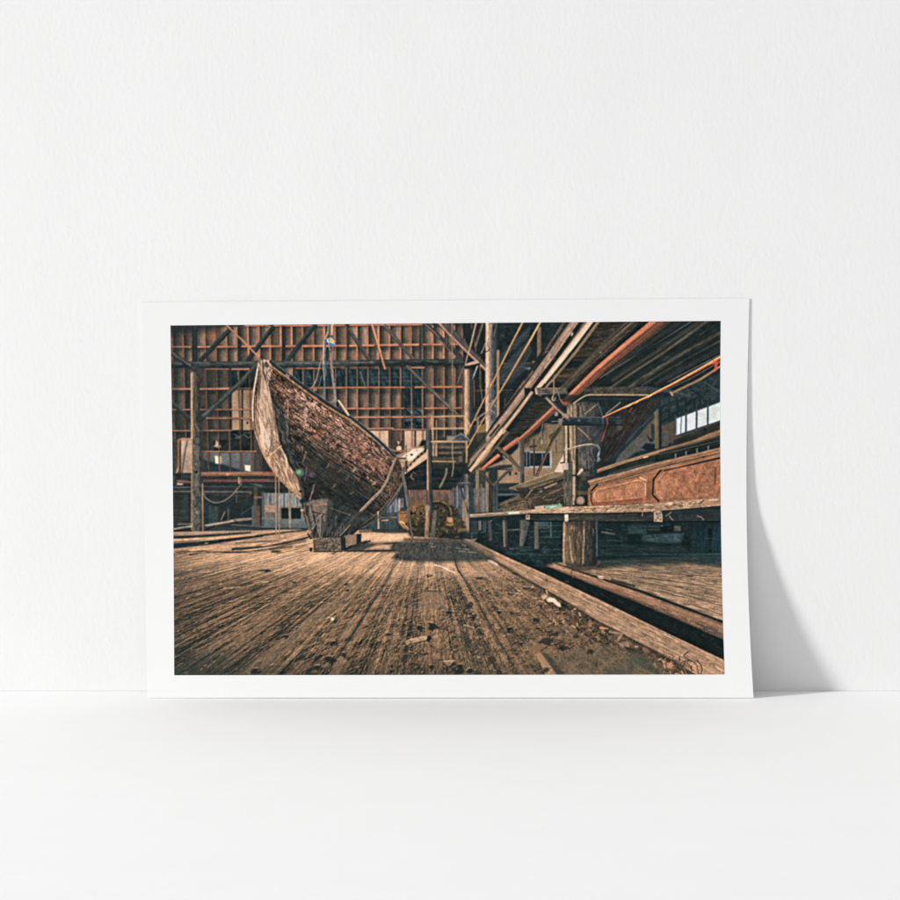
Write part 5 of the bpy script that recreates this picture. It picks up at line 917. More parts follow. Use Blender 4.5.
P([(530, 513.8), (560, 514), (602, 513.6), (650, 512.4), (654, 511), (724, 505.4), (724, 520.6), (654, 522.6), (600, 521.4), (530, 520)], (44, 46, 42), soft=.6, gr=(-1, 14, 1.2, .26), mott=(4, .2), g=(560, 513, 562, 522, (52, 50, 46))); P([(654, 511.6), (724, 505.6), (724, 520.6), (660, 522)], (36, 44, 44), a=.7, soft=.8, mott=(4, .2)); L([(530, 514), (602, 513.6), (650, 512.6)], 1.1, (26, 26, 24), .8); P([(562, 514), (600, 514), (600, 521), (562, 521)], (66, 58, 48), a=.6, soft=1, gr=(-5, 6, 1, .35)); L([(568, 519), (578, 517.4)], .9, (120, 100, 76), .7); L([(530, 521), (600, 522), (724, 521.6)], 1.2, (14, 18, 19), .9)
P([(653.6, 511.6), (658, 510.6), (661.4, 511), (662.6, 516), (662.4, 522), (654, 521.6)], (168, 146, 116), soft=.5, mott=(2.4, .2))
for (x, y) in [(657, 514), (660, 513), (657.4, 518), (660.4, 519.4), (656, 520)]:
    E(x, y, .8, .7, (60, 54, 46), .8)
for q in [[(666, 516), (669.6, 513.4), (671, 512.4)], [(669.4, 516), (671.6, 519), (673, 520)], [(697, 516), (701, 517), (703.6, 519.6)], [(642.4, 512.4), (642.2, 516)]]:
    L(q, 1.1, (146, 126, 98), .75)
E(662, 526, 1, .7, (130, 116, 92), .7)
P([(564.6, 514.6), (568, 514.2), (568.4, 518), (568, 522), (564.8, 522)], (226, 206, 166), soft=.5); L([(565, 518.6), (568, 518.4)], .6, (120, 104, 84), .6)
# post foot
P([(563.4, 521.6), (597, 521.6), (597.4, 550), (597.6, 563), (594, 566.4), (580, 567), (566, 564), (562.4, 560)], (106, 86, 64), soft=.6, g=(571, 0, 594, 0, (40, 42, 40)), gr=(90, 14, 1.3, .26), mott=(4, .2))
L([(564.4, 523), (563.8, 545), (564, 562)], 2.2, (190, 152, 112), .75, var=.3); L([(569.6, 536), (571, 556), (573, 562)], 1.6, (190, 152, 110), .55, var=.4); L([(584, 522), (583.6, 545), (583, 563)], 2, (168, 136, 102), .6, var=.4); L([(576, 523), (575.4, 562)], 2, (70, 60, 48), .6, var=.4); L([(568, 523), (568, 540)], 1, (64, 54, 44), .6, var=.4); L([(596.8, 522), (597, 556)], 1.4, (70, 92, 96), .8); L([(594, 522), (594.4, 562)], 2, (30, 34, 34), .7)
scat([(564, 523), (596, 523), (596, 563), (565, 562)], 90, 2, 7, .7, 90, 8, [(60, 52, 42), (186, 148, 108), (52, 48, 42), (150, 120, 90)], (.25, .6)); P([(566, 562), (576, 565), (590, 566), (596, 562), (612, 568), (580, 571), (566, 567)], (44, 40, 36), a=.6, soft=1.4); L([(562, 566), (570, 569)], 1, (120, 100, 80), .6)
P([(563.6, 521.6), (597, 521.6), (597, 527), (564, 525)], (40, 40, 38), a=.5, soft=2)

# right-hand hanging rods
run([(640, 378, 0.1), (639, 379, .1)], (40, 40, 40)) if False else None
run([(726, 354, 2.9), (700, 369, 2.6), (672, 384.4, 2.4), (648, 396.6, 2), (620, 409.4, 1.7), (603, 417.4, 1.5)], [(236, 150, 88), (244, 180, 112), (214, 112, 64), (150, 84, 52)], amp=.12, lu=6)
for k in range(34):
    t = rnd.random(); x = 722 - t * 104; y = float(np.interp(x, [603, 620, 648, 672, 700, 726], [417.4, 409.4, 396.6, 384.4, 369, 354]))
    L([(x - 1.6, y + 1.6), (x + 1, y - .2)], .8, rnd.choice([(196, 76, 44), (240, 190, 130), (200, 80, 48), (180, 66, 42)]), .6)
run([(724, 364, 2.6), (700, 379.4, 2.8), (671, 393.6, 2.6)], [(96, 84, 64), (152, 118, 84), (104, 82, 60)], amp=.12); run([(724, 359.4, 1.8), (690, 379, 1.6), (664, 391, 1.4)], [(92, 88, 76), (66, 66, 60)], amp=.12, a=.85); L([(670.6, 392.4), (672.4, 395)], 2, (176, 140, 104), .9)
for q in [[(720, 358), (714, 362), (718, 364)], [(713, 360), (716.6, 366), (715.6, 370)], [(720, 362), (712, 363)], [(717.6, 363), (716, 369)]]:
    L(q, 1, (214, 76, 48), .9)
L([(717, 360.6), (715.4, 366), (714.8, 371)], 1.5, (206, 74, 46), .95); L([(722, 357), (712, 364)], 1.2, (214, 84, 50), .8)
L([(632, 408), (630, 410.6), (629.4, 412)], .9, (200, 70, 44), .85); L(cat([(605.6, 417), (607.4, 423), (605.4, 430), (603.4, 436), (601.4, 441)]), 1, (176, 66, 52), .85); L([(607.4, 418), (607.6, 424)], 1.1, (206, 70, 54), .8); L([(621, 405), (640, 408)], .01, (0, 0, 0), 0)
P([(598, 436), (608, 430), (630, 408), (612, 412), (600, 422)], (34, 34, 34), a=.35, soft=3)
# ------------------------------------------------------------- the boat
HULL = [(258, 361.4), (261, 359.4), (266, 360.2), (270, 360.6), (276, 366), (290, 376), (304, 386.4), (318, 396.6), (334, 407.4), (350, 417), (362, 426.4), (374, 436.4), (386, 447.6), (393, 455.4), (396.4, 458), (400, 464), (402.4, 471.6), (402.6, 478), (400, 487), (395, 496), (387, 506), (378, 515), (366, 525), (358, 530), (350, 537), (330, 538), (313, 537.6), (309, 531), (305.4, 520), (303, 510), (301.6, 502), (298, 497), (288, 487.6), (276, 475), (265, 458), (257.6, 440), (253.6, 422), (252.4, 404), (254, 386), (257, 370)]
P(HULL, (54, 52, 50), soft=.7)
sl, X, Y = reg(248, 355, 406, 541)
hm = np.clip(sdf_poly(X, Y, HULL) / .7 * .5 + .5, 0, 1)


# height below the sheer line and distance along it
gx = np.array([258, 270, 290, 318, 350, 374, 396, 404], np.float32); gy = np.array([352, 361, 376.4, 397, 417.4, 436.6, 458, 466], np.float32)
T_ = Y - np.interp(X, gx, gy)                      # 0 on the sheer
A_ = X
# planks: lines that fan from the bow
pl = T_ / (8.2 + (X - 270) * .006)
pid = np.floor(pl).astype(int)
n1 = fbm(X / 9 + pid * 3.1, T_ / 2.0, 71, 4, .65)
n2 = fbm(X / 2.6, Y / 2.2, 75, 4, .7)
n3 = fbm(X / 16, Y / 12, 79, 3)
n4 = fbm((X * .6 + Y * .8) / 1.2, (X * .8 - Y * .6) / 5, 83, 3)
sea = np.clip(1 - np.abs((pl % 1) - .04) / .07, 0, 1) * (.5 + .5 * n3)
base_d = np.array([46, 45, 42], np.float32) / 255; base_m = np.array([112, 80, 62], np.float32) / 255; pink = np.array([226, 182, 152], np.float32) / 255; red = np.array([150, 88, 66], np.float32) / 255
k = np.interp(T_, [0, 10, 34, 60, 90, 130], [.62, .66, .60, .30, .15, .10]) + .18 * (n1 - .5) + .45 * (n2 - .5) + .25 * (n3 - .5)
col = base_d * (1 - k[..., None]) + base_m * k[..., None] * 1.15
lvl = np.interp(T_, [0, 30, 60, 100, 150], [1.02, 1.0, .84, .74, .72])
col = col * (lvl * (1 + .7 * (n1 - .5) + .85 * (n2 - .5)))[..., None]
pc = _lat[9][(pid * 5) & 255, 17]                     # each plank weathered its own way
along = fbm(X / 22 + pid * 7.7, pid * 3.3 + T_ * .02, 87, 4, .6)
rm = np.clip((fbm(X / 8, T_ / 3.2, 88, 4) * .6 + along * .4 - .49) * 6, 0, 1) * np.interp(T_, [6, 20, 45, 62], [.1, .7, .75, 0]) * np.interp(X, [285, 310, 345, 400], [.1, .6, 1, .5])
col = col * (1 - rm[..., None]) + red * (.72 + 1.2 * (n2[..., None] - .5)) * rm[..., None]
fl_ = fbm((X + .7 * T_) / 3.2, (T_ - .25 * X) / 1.9, 91, 4, .68)
pk = np.clip((fl_ * .6 + along * .28 + pc * .12 - .535 + .12 * np.interp(X, [270, 300, 330, 400], [-.6, .15, .1, -.15])) * 11, 0, 1)
pk = pk * np.interp(T_, [2, 8, 30, 46, 60], [.15, .8, .85, .5, 0]) * np.interp(X, [268, 286, 300, 370, 398], [.5, .6, .95, .9, .4])
col = col * (1 - pk[..., None]) + pink * (.86 + .8 * (n4[..., None] - .5)) * pk[..., None]
drk = np.clip((fbm((X + .5 * T_) / 4, (T_ - .4 * X) / 2.4, 95, 4, .65) - .5) * 7, 0, 1) * np.interp(T_, [0, 10, 50, 70], [.5, .75, .7, .3])
col = col * (1 - .72 * drk[..., None])
col = col * (1 - .8 * sea[..., None])
sea2 = np.clip(1 - np.abs((pl % 1) - .17) / .06, 0, 1) * np.clip(n3 * 1.4 - .2, 0, 1)
col = col * (1 + .55 * sea2[..., None])
rnd_ = np.interp(T_, [0, 8, 26, 48, 90, 140], [.86, 1.08, 1.16, 1.0, .90, .84]) * np.interp(X, [262, 282, 300, 372, 402], [.84, .88, 1.04, 1.06, .86])
col = col * rnd_[..., None]
red_ = np.interp(T_, [4, 12, 50, 75], [.3, 1, 1, .25])[..., None]
col = col * (1 + red_ * np.array([.03, -.01, -.04], np.float32))
img[sl] = img[sl] * (1 - hm[..., None]) + np.clip(col, 0, 1) * hm[..., None]
HL = [(278, 440), (300, 420), (396, 462), (400, 480), (380, 512), (352, 530), (318, 530), (304, 500), (296, 470)]


def ha(x, y):
    return 37 - max(0, min(1, (y - 440) / 90)) * 4 + (4 if x < 300 else 0)


scat([(272, 380), (292, 384), (394, 458), (400, 478), (352, 462), (300, 425), (284, 404)], 380, .8, 3.2, .9, ha, 70, [(214, 174, 152), (56, 50, 48), (190, 148, 126), (44, 44, 44), (40, 42, 42), (150, 92, 70), (226, 190, 166)], (.25, .75), soft=.5)
scat([(300, 432), (396, 476), (388, 504), (356, 526), (320, 520), (300, 476)], 620, 1.5, 8, .7, ha, 9, [(92, 86, 78), (30, 33, 33), (76, 72, 66), (26, 30, 31), (112, 100, 88)], (.25, .65), soft=.5)
# seams
for (x0, y0, x1, y1, a) in [(296, 426, 390, 486, .7), (300, 440, 392, 496, .7), (302, 452, 384, 506, .65), (306, 466, 374, 514, .6), (312, 484, 362, 520, .55), (292, 408, 398, 474, .6), (318, 416, 398, 466, .45), (286, 392, 360, 440, .4), (322, 504, 356, 524, .5)]:
    q = [(x0 + (x1 - x0) * t / 6, y0 + (y1 - y0) * t / 6 + 2.0 * math.sin(t / 6 * 3.14) + rnd.uniform(-.3, .3)) for t in range(7)]
    L(q, .9, (24, 27, 27), a, soft=.6); L([(x, y + 1.2) for x, y in q], .6, (140, 122, 104), a * .7, soft=.5, var=.4)
# pale scraped flecks and drips
for (x, y, x2, y2, w) in [(303.6, 403, 306.6, 428, 1.5), (305.4, 406, 308, 420, 1), (300, 400, 302.4, 404, .9), (285, 403, 284.6, 408, 1.4), (287.8, 403.6, 287, 440, 1.6), (284.6, 414, 287, 432, 1.2), (306, 452, 302.6, 462, 1.7), (306.4, 468, 304.6, 480, 1.4), (297.4, 446, 300, 450, 1.6), (302, 447, 302, 452, 1.3), (314, 485, 309.6, 500, 1.6), (329, 464, 326.6, 468, 2), (331, 466, 334, 468, 1.2), (340.4, 470, 338, 472, 1.6), (348.6, 475.6, 345.6, 480, 2.4), (335, 484.4, 332.4, 488, 1.8), (355, 468, 352.6, 472, 2.6), (375, 482, 372.6, 485, 2.2), (367.4, 477, 368.4, 479, 1.6), (371.6, 484, 374, 483, 1), (376, 449, 378.4, 450.6, 3), (350, 494, 353, 492.6, 1.4), (306.6, 410, 303.4, 432, 1)]:
    L([(x, y), ((x + x2) / 2 + .4, (y + y2) / 2), (x2, y2)], w, rnd.choice([(176, 146, 122), (160, 132, 110), (186, 156, 132)]), .68, w2=w * .4, soft=.7, var=.4)
for (x, y, rx, ry, c, a) in [(314, 408, 4, 3, (196, 154, 132), .5), (320, 414, 5, 4, (176, 120, 92), .45), (304, 414, 4, 6, (200, 164, 142), .4), (313, 404, 2.4, 2, (236, 208, 190), .7), (331, 424, 4, 3, (190, 130, 104), .5), (339, 432, 3, 4, (236, 190, 166), .45), (344, 420, 4, 3, (170, 110, 86), .4), (322, 432, 6, 3, (150, 84, 60), .5), (316, 437, 3, 2.4, (190, 96, 66), .6), (352, 442, 7, 5, (170, 104, 80), .5), (362, 447, 5, 4, (196, 128, 100), .5), (372, 462, 6, 5, (190, 130, 106), .45), (382, 466, 4, 7, (186, 128, 104), .45), (383, 448, 2, 2, (236, 200, 170), .5), (358, 456, 5, 4, (150, 96, 76), .4), (390, 470, 3, 7, (120, 84, 62), .45), (396, 478, 2.4, 8, (118, 84, 60), .4), (360, 436, 5, 4, (190, 136, 112), .4), (336, 412, 4, 3, (120, 84, 72), .4)]:
    glow(x, y, rx, ry, c, a)
scat([(300, 396), (322, 402), (352, 424), (384, 452), (388, 474), (364, 456), (330, 436), (302, 422)], 240, .8, 2.4, 1.1, 50, 80, [(226, 182, 158), (206, 150, 124), (52, 46, 44), (70, 56, 50), (190, 124, 96), (44, 42, 42)], (.3, .8), soft=.5)
L([(295, 415.6), (302, 420.6)], 1.6, (190, 140, 98), .9); L([(300, 430), (322, 442)], .8, (130, 112, 92), .6); L([(312, 444), (324, 460), (352, 478)], .8, (130, 118, 104), .5)
P([(304, 446), (330, 456), (350, 470), (350, 500), (326, 500), (306, 480)], (34, 36, 36), a=.38, soft=6); P([(350, 476), (380, 492), (366, 512), (340, 524), (330, 505)], (32, 36, 36), a=.4, soft=6)
glow(312, 466, 8, 6, (74, 62, 50), .5); glow(330, 476, 10, 5, (66, 60, 48), .4)
# dark stem piece between bow face and side
P([(264, 380), (268, 384), (276, 398), (284, 414), (289, 436), (290, 446), (294, 466), (300, 486), (304, 503), (301.6, 503), (298, 494), (296, 474), (290, 462), (283, 446), (279, 430), (274, 404), (268, 392)], (52, 54, 54), soft=1.2, a=.85, gr=(66, 8, 1.3, .4))
P([(282, 440), (290, 446), (296, 452), (299, 472), (304, 490), (306, 503), (300, 503), (297, 480), (290, 466), (287, 456)], (42, 46, 47), soft=1, a=.9, mott=(3, .3), gr=(70, 8, 1.2, .3)); L([(288, 448), (294, 466), (300, 478)], 1.6, (78, 84, 84), .5, soft=.9); scat([(268, 386), (292, 420), (300, 470), (296, 474), (280, 440)], 130, 1, 5, .8, 68, 16, [(120, 104, 90), (34, 38, 39), (140, 118, 98), (40, 44, 46)], (.3, .7))
# pale bow face
BOW = [(260.6, 366), (264, 372), (266.6, 380), (270.6, 396), (274, 412), (277, 430), (280, 444), (284, 456), (290, 467), (295, 473), (298, 480), (300.4, 490), (302, 498.4), (298.4, 497.4), (288, 487.4), (276, 474.8), (265, 457.8), (257.8, 440), (254.8, 420), (256.6, 404), (259, 386)]
P(BOW, (208, 172, 136), soft=.9, gr=(79, 12, 1.2, .36), mott=(3.2, .2), g=(258, 400, 280, 402, (150, 120, 94)))
scat([(260, 376), (266, 384), (274, 416), (278, 440), (262, 446), (257, 424)], 230, 3, 11, .9, lambda x, y: 76 + (x - 262) * .5, 9, [(236, 200, 160), (104, 82, 66), (224, 184, 146), (92, 78, 66), (240, 210, 176)], (.25, .65), soft=.6)
scat([(262, 446), (280, 444), (292, 470), (300, 494), (288, 486), (270, 464)], 200, 2, 9, .8, lambda x, y: 62, 22, [(230, 186, 142), (96, 74, 58), (236, 196, 152), (86, 70, 58)], (.3, .7), soft=.5)
for (x, y, rx, ry, c, a, an) in [(266, 436, 3, 8, (246, 222, 194), .7, 12), (262, 426, 2.4, 12, (240, 206, 168), .55, 0), (267, 410, 2, 12, (230, 192, 152), .5, 8), (273, 420, 2, 14, (120, 98, 80), .5, 0), (263, 392, 2.4, 12, (214, 174, 136), .4, 0), (262, 384, 3, 8, (150, 120, 96), .45, 0), (273, 448, 5, 6, (150, 116, 88), .4, 0), (269, 444, 2.6, 5, (250, 230, 204), .55, 0), (286, 472, 4, 6, (206, 154, 112), .4, -30), (296, 488, 4, 7, (216, 166, 122), .6, -30), (278, 432, 1.6, 8, (110, 90, 76), .5, 0), (272, 460, 4, 5, (186, 136, 98), .4, 0)]:
    glow(x, y, rx, ry, c, a, ang=an)
for q, w, c in [([(269, 456), (274, 452), (281, 446)], 1.4, (226, 180, 134)), ([(272, 430), (271, 446), (268, 456)], 1.2, (96, 76, 62)), ([(281, 448), (286, 459), (288, 466)], 1.2, (230, 196, 160)), ([(266, 458), (276, 474), (288, 487), (300, 498)], 1.3, (226, 170, 118)), ([(278, 452), (284, 474)], 1, (110, 82, 64)), ([(283, 456), (290, 480)], .9, (120, 90, 68)), ([(292, 474), (296, 486), (300, 496)], 1, (130, 94, 68)), ([(286, 462), (287, 476), (293, 488)], 1.2, (236, 190, 142))]:
    L(cat(q, 5), w, c, .75, soft=.6, var=.25)
E(300.6, 491.4, 1.7, 1.3, (30, 40, 42), .95); E(303, 495, 1, 1, (80, 96, 94), .7); L([(297, 470), (299.4, 480), (303, 492)], 1.5, (70, 66, 58), .8)
# outer edge of the stem, weathered head
L(cat([(259, 361), (257.2, 370), (255, 382), (253.6, 396), (252.9, 408), (253.6, 424), (257.6, 440), (265, 457.6), (276, 474.6), (288, 487.4), (300, 499)], 5), 1.5, (176, 132, 92), .9, var=.3)
L(cat([(258.4, 363), (256.6, 376), (253.6, 392), (252.6, 408), (253, 420)], 5), 1.2, (240, 226, 206), .75, var=.4); L(cat([(260.6, 366), (258.6, 384), (256.4, 400), (256, 416), (258.4, 434)], 5), 2.0, (104, 86, 66), .75, var=.3); L(cat([(261.6, 372), (259.4, 392), (258, 412), (260, 434)], 5), .9, (62, 54, 46), .7); L(cat([(255.2, 396), (255.2, 416), (258.4, 434)], 5), .9, (206, 150, 90), .7)
P([(257.6, 361), (262, 359), (270.6, 360), (272.4, 370), (268, 384), (263.6, 376), (260, 372)], (150, 122, 102), soft=.8, mott=(2.2, .4), gr=(80, 5, 1.1, .4)); scat([(258, 362), (270, 361), (272, 372), (268, 386), (261, 374)], 90, 1, 4, .8, 78, 30, [(44, 44, 44), (216, 186, 160), (60, 54, 50), (196, 164, 136), (190, 140, 80)], (.4, .85)); E(266.4, 365, 2.4, 2.6, (70, 58, 52), .6); L(cat([(264, 361.6), (267, 360.8), (269.6, 363), (269, 368)]), 1.1, (206, 170, 146), .8); L([(263, 363), (263, 372), (265.6, 380)], 1.2, (50, 48, 46), .8)
# sheer strake: bluish cap and gold line
SHL = cat([(270.4, 361), (276, 365.6), (290, 375.8), (304, 386), (318, 396.4), (334, 407), (350, 416.6), (362, 426), (374, 436), (386, 447), (394, 455.6)], 5)
L([(x + .4, y + .5) for x, y in SHL], 3.2, (44, 54, 58), .97, w2=2.2); L([(x + 1.1, y - .7) for x, y in SHL], .9, (110, 118, 120), .55, var=.4); L([(x - .2, y + 1.4) for x, y in SHL], .9, (20, 28, 34), .8)
L([(x - 1.2, y + 3.1) for x, y in SHL[:40]], 1.1, (170, 126, 72), .85, var=.3); L([(x - 2, y + 4.6) for x, y in SHL[:44]], .9, (60, 46, 38), .7); L([(x - .6, y + 2.4) for x, y in SHL[28:]], .9, (150, 150, 140), .5, var=.4)
P([(286, 373), (290, 376), (289, 379), (285, 376)], (190, 150, 130), a=.6); L([(350, 419), (362, 428.6), (380, 444)], 1, (150, 132, 100), .5)
# rope to the gunwale
L([(339, 401), (343, 407), (348.4, 415)], 1.9, (206, 172, 112), .95, var=.15); L([(338, 400), (348, 413)], .7, (244, 220, 160), .7); P([(333, 400), (336, 396.6), (337, 401), (335, 404)], (120, 116, 108), a=.8); L(cat([(336, 398), (334, 401), (331.6, 402)]), 1, (150, 140, 124), .8); E(315.4, 389.6, 1.6, 1.2, (170, 130, 84), .8, ang=30)
# stern edge, slanted props
L(cat([(394.6, 456.4), (399.6, 463), (402.4, 472), (402.4, 478)], 5), 1.2, (84, 72, 60), .7); P([(394, 457), (398, 458), (402.6, 471), (402.6, 480), (399, 489), (394, 497), (390, 500), (394, 480), (395, 466)], (62, 52, 44), a=.6, soft=1, mott=(3, .4)); scat([(393, 470), (402, 472), (400, 486), (390, 500), (388, 490)], 70, 1, 5, .8, 100, 20, [(130, 98, 72), (36, 36, 35), (150, 112, 84)], (.3, .7))
L(cat([(396, 458.6), (391.4, 469), (387.6, 480), (381.4, 490), (372, 499.6), (360, 512), (344, 529), (338, 535)], 6), 3, (126, 108, 88), .97, w2=2.6, var=.2); L(cat([(395, 459.6), (390.4, 470), (386.6, 480), (380.6, 489.6), (371, 499), (359, 511.6), (345, 527)], 6), .9, (176, 150, 122), .6); L([(397, 460), (388.6, 482), (382.4, 492), (361, 514.6)], .9, (40, 40, 39), .7); E(382.4, 493.6, 1.4, 1.4, (84, 104, 120), .6, soft=1)
L(cat([(402.4, 484), (397, 494), (388, 507), (374, 521), (364, 527.4)], 6), 2, (84, 82, 78), .9, w2=1.6, var=.2); L(cat([(402, 483), (396, 493.6), (387, 506)], 6), .8, (150, 150, 146), .6); L(cat([(392, 496), (380, 511), (366, 521.6), (360, 528)], 6), 1.6, (96, 82, 68), .7, var=.3); E(361.6, 527, 2.2, 1.8, (40, 42, 42), .9)
# light gaps under the stern
P([(388, 508), (397, 497), (399, 512), (386, 514)], (96, 102, 106), soft=.8, gr=(90, 9, .9, .45)); P([(372, 523), (384, 512), (398, 513), (399, 529), (366, 530)], (62, 72, 74), soft=.8, a=.9, gr=(90, 8, 1.2, .2)); L([(376, 517.6), (397, 517.2)], 1.4, (110, 96, 78), .8, var=.3); L([(378, 512), (378.6, 528)], 1.6, (190, 160, 120), .85, var=.2); L([(382, 520.6), (388, 520.2)], 1.1, (200, 170, 130), .8); P([(360, 516.4), (374, 516), (372, 520), (362, 522)], (84, 72, 60), a=.6); L([(384, 500), (390, 514)], .01, (0, 0, 0), 0)
L(cat([(395, 497.6), (388, 507.4), (374, 521), (362, 528)], 6), 1.8, (70, 70, 66), .85)
# rope / rod beside the stern, standing prop
L([(402.6, 472), (404.4, 480), (406.4, 492), (409, 516), (412, 536), (414, 543)], 2.2, (98, 92, 80), .95, w2=1.5, var=.2); L([(401.8, 474), (404, 486), (407, 506)], .8, (160, 140, 112), .6)
# forefoot and keel
P([(303, 503), (312, 500), (328, 498), (334, 504), (330, 522), (322, 538), (312, 538), (308, 528)], (92, 84, 76), soft=1, mott=(3, .3), gr=(80, 7, 1.2, .35)); P([(312, 503), (318, 500.6), (328, 502), (327, 512), (324, 514.6), (313, 512)], (122, 103, 86), soft=1, a=.8, mott=(3, .25), gr=(10, 6, 1, .25)); L([(312, 512), (318, 513), (326, 514.4)], 1.2, (44, 42, 40), .85)
P([(328, 498), (352, 508), (372, 516), (356, 530), (348, 537), (322, 537), (326, 520)], (48, 50, 48), soft=1.2, a=.8, mott=(3, .3), gr=(-60, 7, 1.1, .35)); scat([(330, 520), (346, 516), (350, 534), (326, 536)], 70, 2, 7, .8, 100, 10, [(104, 98, 90), (30, 33, 33), (84, 80, 74)], (.35, .75)); L([(330, 508), (350, 515)], .8, (130, 112, 94), .6); L([(340, 536), (350, 525)], 1.5, (126, 106, 86), .8)
for q, w, c in [([(305, 506), (310, 522), (316, 536)], 1.4, (60, 58, 54)), ([(308, 504), (310, 508), (312, 520)], 2, (128, 112, 96)), ([(314, 516), (316, 530), (318, 537)], 1.4, (40, 42, 42)), ([(320, 516), (320, 536)], 1.2, (128, 116, 100)), ([(323, 514), (321, 536)], 1, (50, 50, 48)), ([(316, 525), (314, 534)], 2.4, (30, 36, 38)), ([(317.4, 518), (322, 514)], 1, (180, 154, 124)), ([(304, 508), (309, 530)], 1, (140, 122, 102)), ([(312, 529), (316, 524)], 1.4, (130, 118, 104))]:
    L(q, w, c, .85, soft=.6, var=.2)
E(302, 510.2, 1.8, 1.3, (190, 140, 90), .95); P([(306, 504), (309, 506), (308, 516), (305, 514)], (44, 46, 46), a=.8, soft=.8); E(309, 532, 2.4, 2, (190, 136, 92), .7); L([(308, 534), (311, 538.4)], 2, (34, 40, 42), .9)
# green and violet lens flare drawn over the planks
E(299.6, 472.4, 4.0, 3.4, (96, 140, 94), .7, soft=1.6, ang=15); E(298.8, 472, 2.2, 2, (150, 206, 130), .6, soft=1.4); E(302.6, 473, 1.4, 2.6, (80, 120, 150), .5, soft=1); E(311, 474.6, 3.6, 2.6, (110, 88, 120), .55, soft=1.6)
# keel blocks
P([(346, 536), (361.4, 533.6), (361, 543), (354, 546), (344, 551.6)], (34, 36, 36), soft=.8); P([(350, 534.6), (356.8, 534.6), (356.8, 544.6), (350, 545.6), (344, 549), (344, 536)], (124, 102, 82), soft=.7, mott=(3, .2)); R4(356.8, 534, 361, 543.4, (36, 40, 41)); P([(354, 545), (366, 540.4), (368, 543), (350, 549)], (50, 48, 45), a=.9, soft=.8)
P([(340, 537), (345.4, 537.6), (346.2, 549.6), (340, 552)], (38, 40, 39), soft=.5); P([(312.8, 539), (324, 537.6), (340.6, 537), (341.4, 551.4), (314, 551.8)], (98, 84, 69), soft=.6, mott=(2.4, .3), gr=(2, 7, 1, .25)); scat([(313, 539), (340, 538), (341, 551), (314, 551)], 140, .8, 2.6, .8, 10, 90, [(50, 48, 44), (170, 146, 118), (44, 44, 42), (150, 128, 104)], (.3, .7)); R4(309.6, 547.6, 312.4, 551.4, (40, 40, 38), a=.9); P([(324, 553), (338, 551.6), (334, 554.6)], (60, 56, 50), a=.7); P([(320, 552.6), (334, 551.8), (330, 554), (322, 554)], (206, 166, 126), a=.8, soft=.8); L([(314, 551.8), (342, 551.6)], 1, (40, 38, 36), .8)
# hoist: ropes, block, slings
B(329.4, 320, 327.6, 334, 2, [(70, 110, 100), (110, 164, 144)], w2=1.6, amp=.1, lu=4); B(332, 320, 331.4, 335, 2.4, [(226, 178, 130), (170, 130, 96)], amp=.1)
for q, w, c, a in [([(327.6, 333), (324.6, 342), (323.8, 364)], 2, (170, 150, 128), .9), ([(325.4, 340), (324.4, 381), (324.2, 396)], 1.9, (70, 104, 112), .9), ([(323.6, 345), (323, 366), (324, 380)], .8, (190, 166, 140), .7), ([(323.4, 354), (319.4, 366), (316.4, 380), (311, 388)], 1.1, (176, 126, 98), .75), ([(321, 362), (315, 382)], .8, (140, 110, 94), .6), ([(328.6, 344), (330.6, 352), (331.4, 368), (333, 380), (335.4, 398)], 2, (150, 124, 108), .9), ([(332.6, 345), (332.6, 366), (334, 384), (335, 396)], 1.3, (120, 112, 108), .85), ([(331, 346), (330.6, 352)], 1.2, (60, 64, 70), .8), ([(329.4, 358), (326.6, 368), (325.6, 376)], .8, (150, 110, 90), .6), ([(316, 380), (313.6, 386)], .9, (120, 128, 128), .7), ([(321.6, 376), (319, 386)], .9, (120, 126, 124), .6), ([(335, 384), (334.6, 398), (332, 402)], 1.3, (120, 130, 132), .8), ([(335, 396), (337, 401)], 1, (110, 120, 124), .8)]:
    L(cat(q, 4), w, c, a, var=.2)
L(cat([(329.4, 334.4), (330.6, 337), (332.6, 336.4), (334, 336.6), (332.6, 339)]), 1, (90, 100, 116), .9); P([(326.6, 338.6), (330, 337), (334.6, 340), (335.6, 344), (334.4, 346.4), (330, 345.4), (327, 342)], (64, 100, 130), soft=.6); P([(328.6, 338), (332, 338), (335, 341.4), (333.6, 343.4), (330, 341.8)], (214, 166, 108), soft=.6); L([(327.4, 341), (330, 344), (334.4, 345.6)], 1.1, (66, 140, 176), .9); P([(326.4, 339), (328.4, 338.4), (329, 343.6), (327, 342)], (190, 200, 206), a=.85); L([(328.6, 341.4), (334.6, 344)], .8, (220, 216, 206), .8)

# --------------------------------------------------------- finishing
sl, X, Y = reg(CX0, CY0, CX1, CY1)
rnd2 = np.random.RandomState(5)
tex = fbm(X / 1.5, Y / 1.4, 20, 3, .75)
lm = img.mean(-1)
img *= (1 + (.50 - .42 * np.clip(lm * 1.15, 0, 1)) * (tex - .5))[..., None]           # gritty texture of the print
img += (rnd2.rand(CH, CW, 1).astype(np.float32) - .5) * .03
img = np.clip(img, 0, 1)
med = fbm(X / 7, Y / 6, 48, 4, .6)
img *= (1 + .22 * (med - .5))[..., None]
b1 = blur(img, 1)
img = b1 + .36 * (b1 - blur(b1, 3)) + .36 * (b1 - blur(b1, 10)) + .26 * (b1 - blur(b1, 90))
img = np.clip(img, 0, 1)
lum = (img @ np.array([.3, .55, .15], np.float32))[..., None]
img = lum + (img - lum) * .84                      # the print's cool shadows and soft colour
img = np.clip(img, 0, 1) ** .93
img = .86 * img + .14 * img * img * (3 - 2 * img)   # a firm print contrast
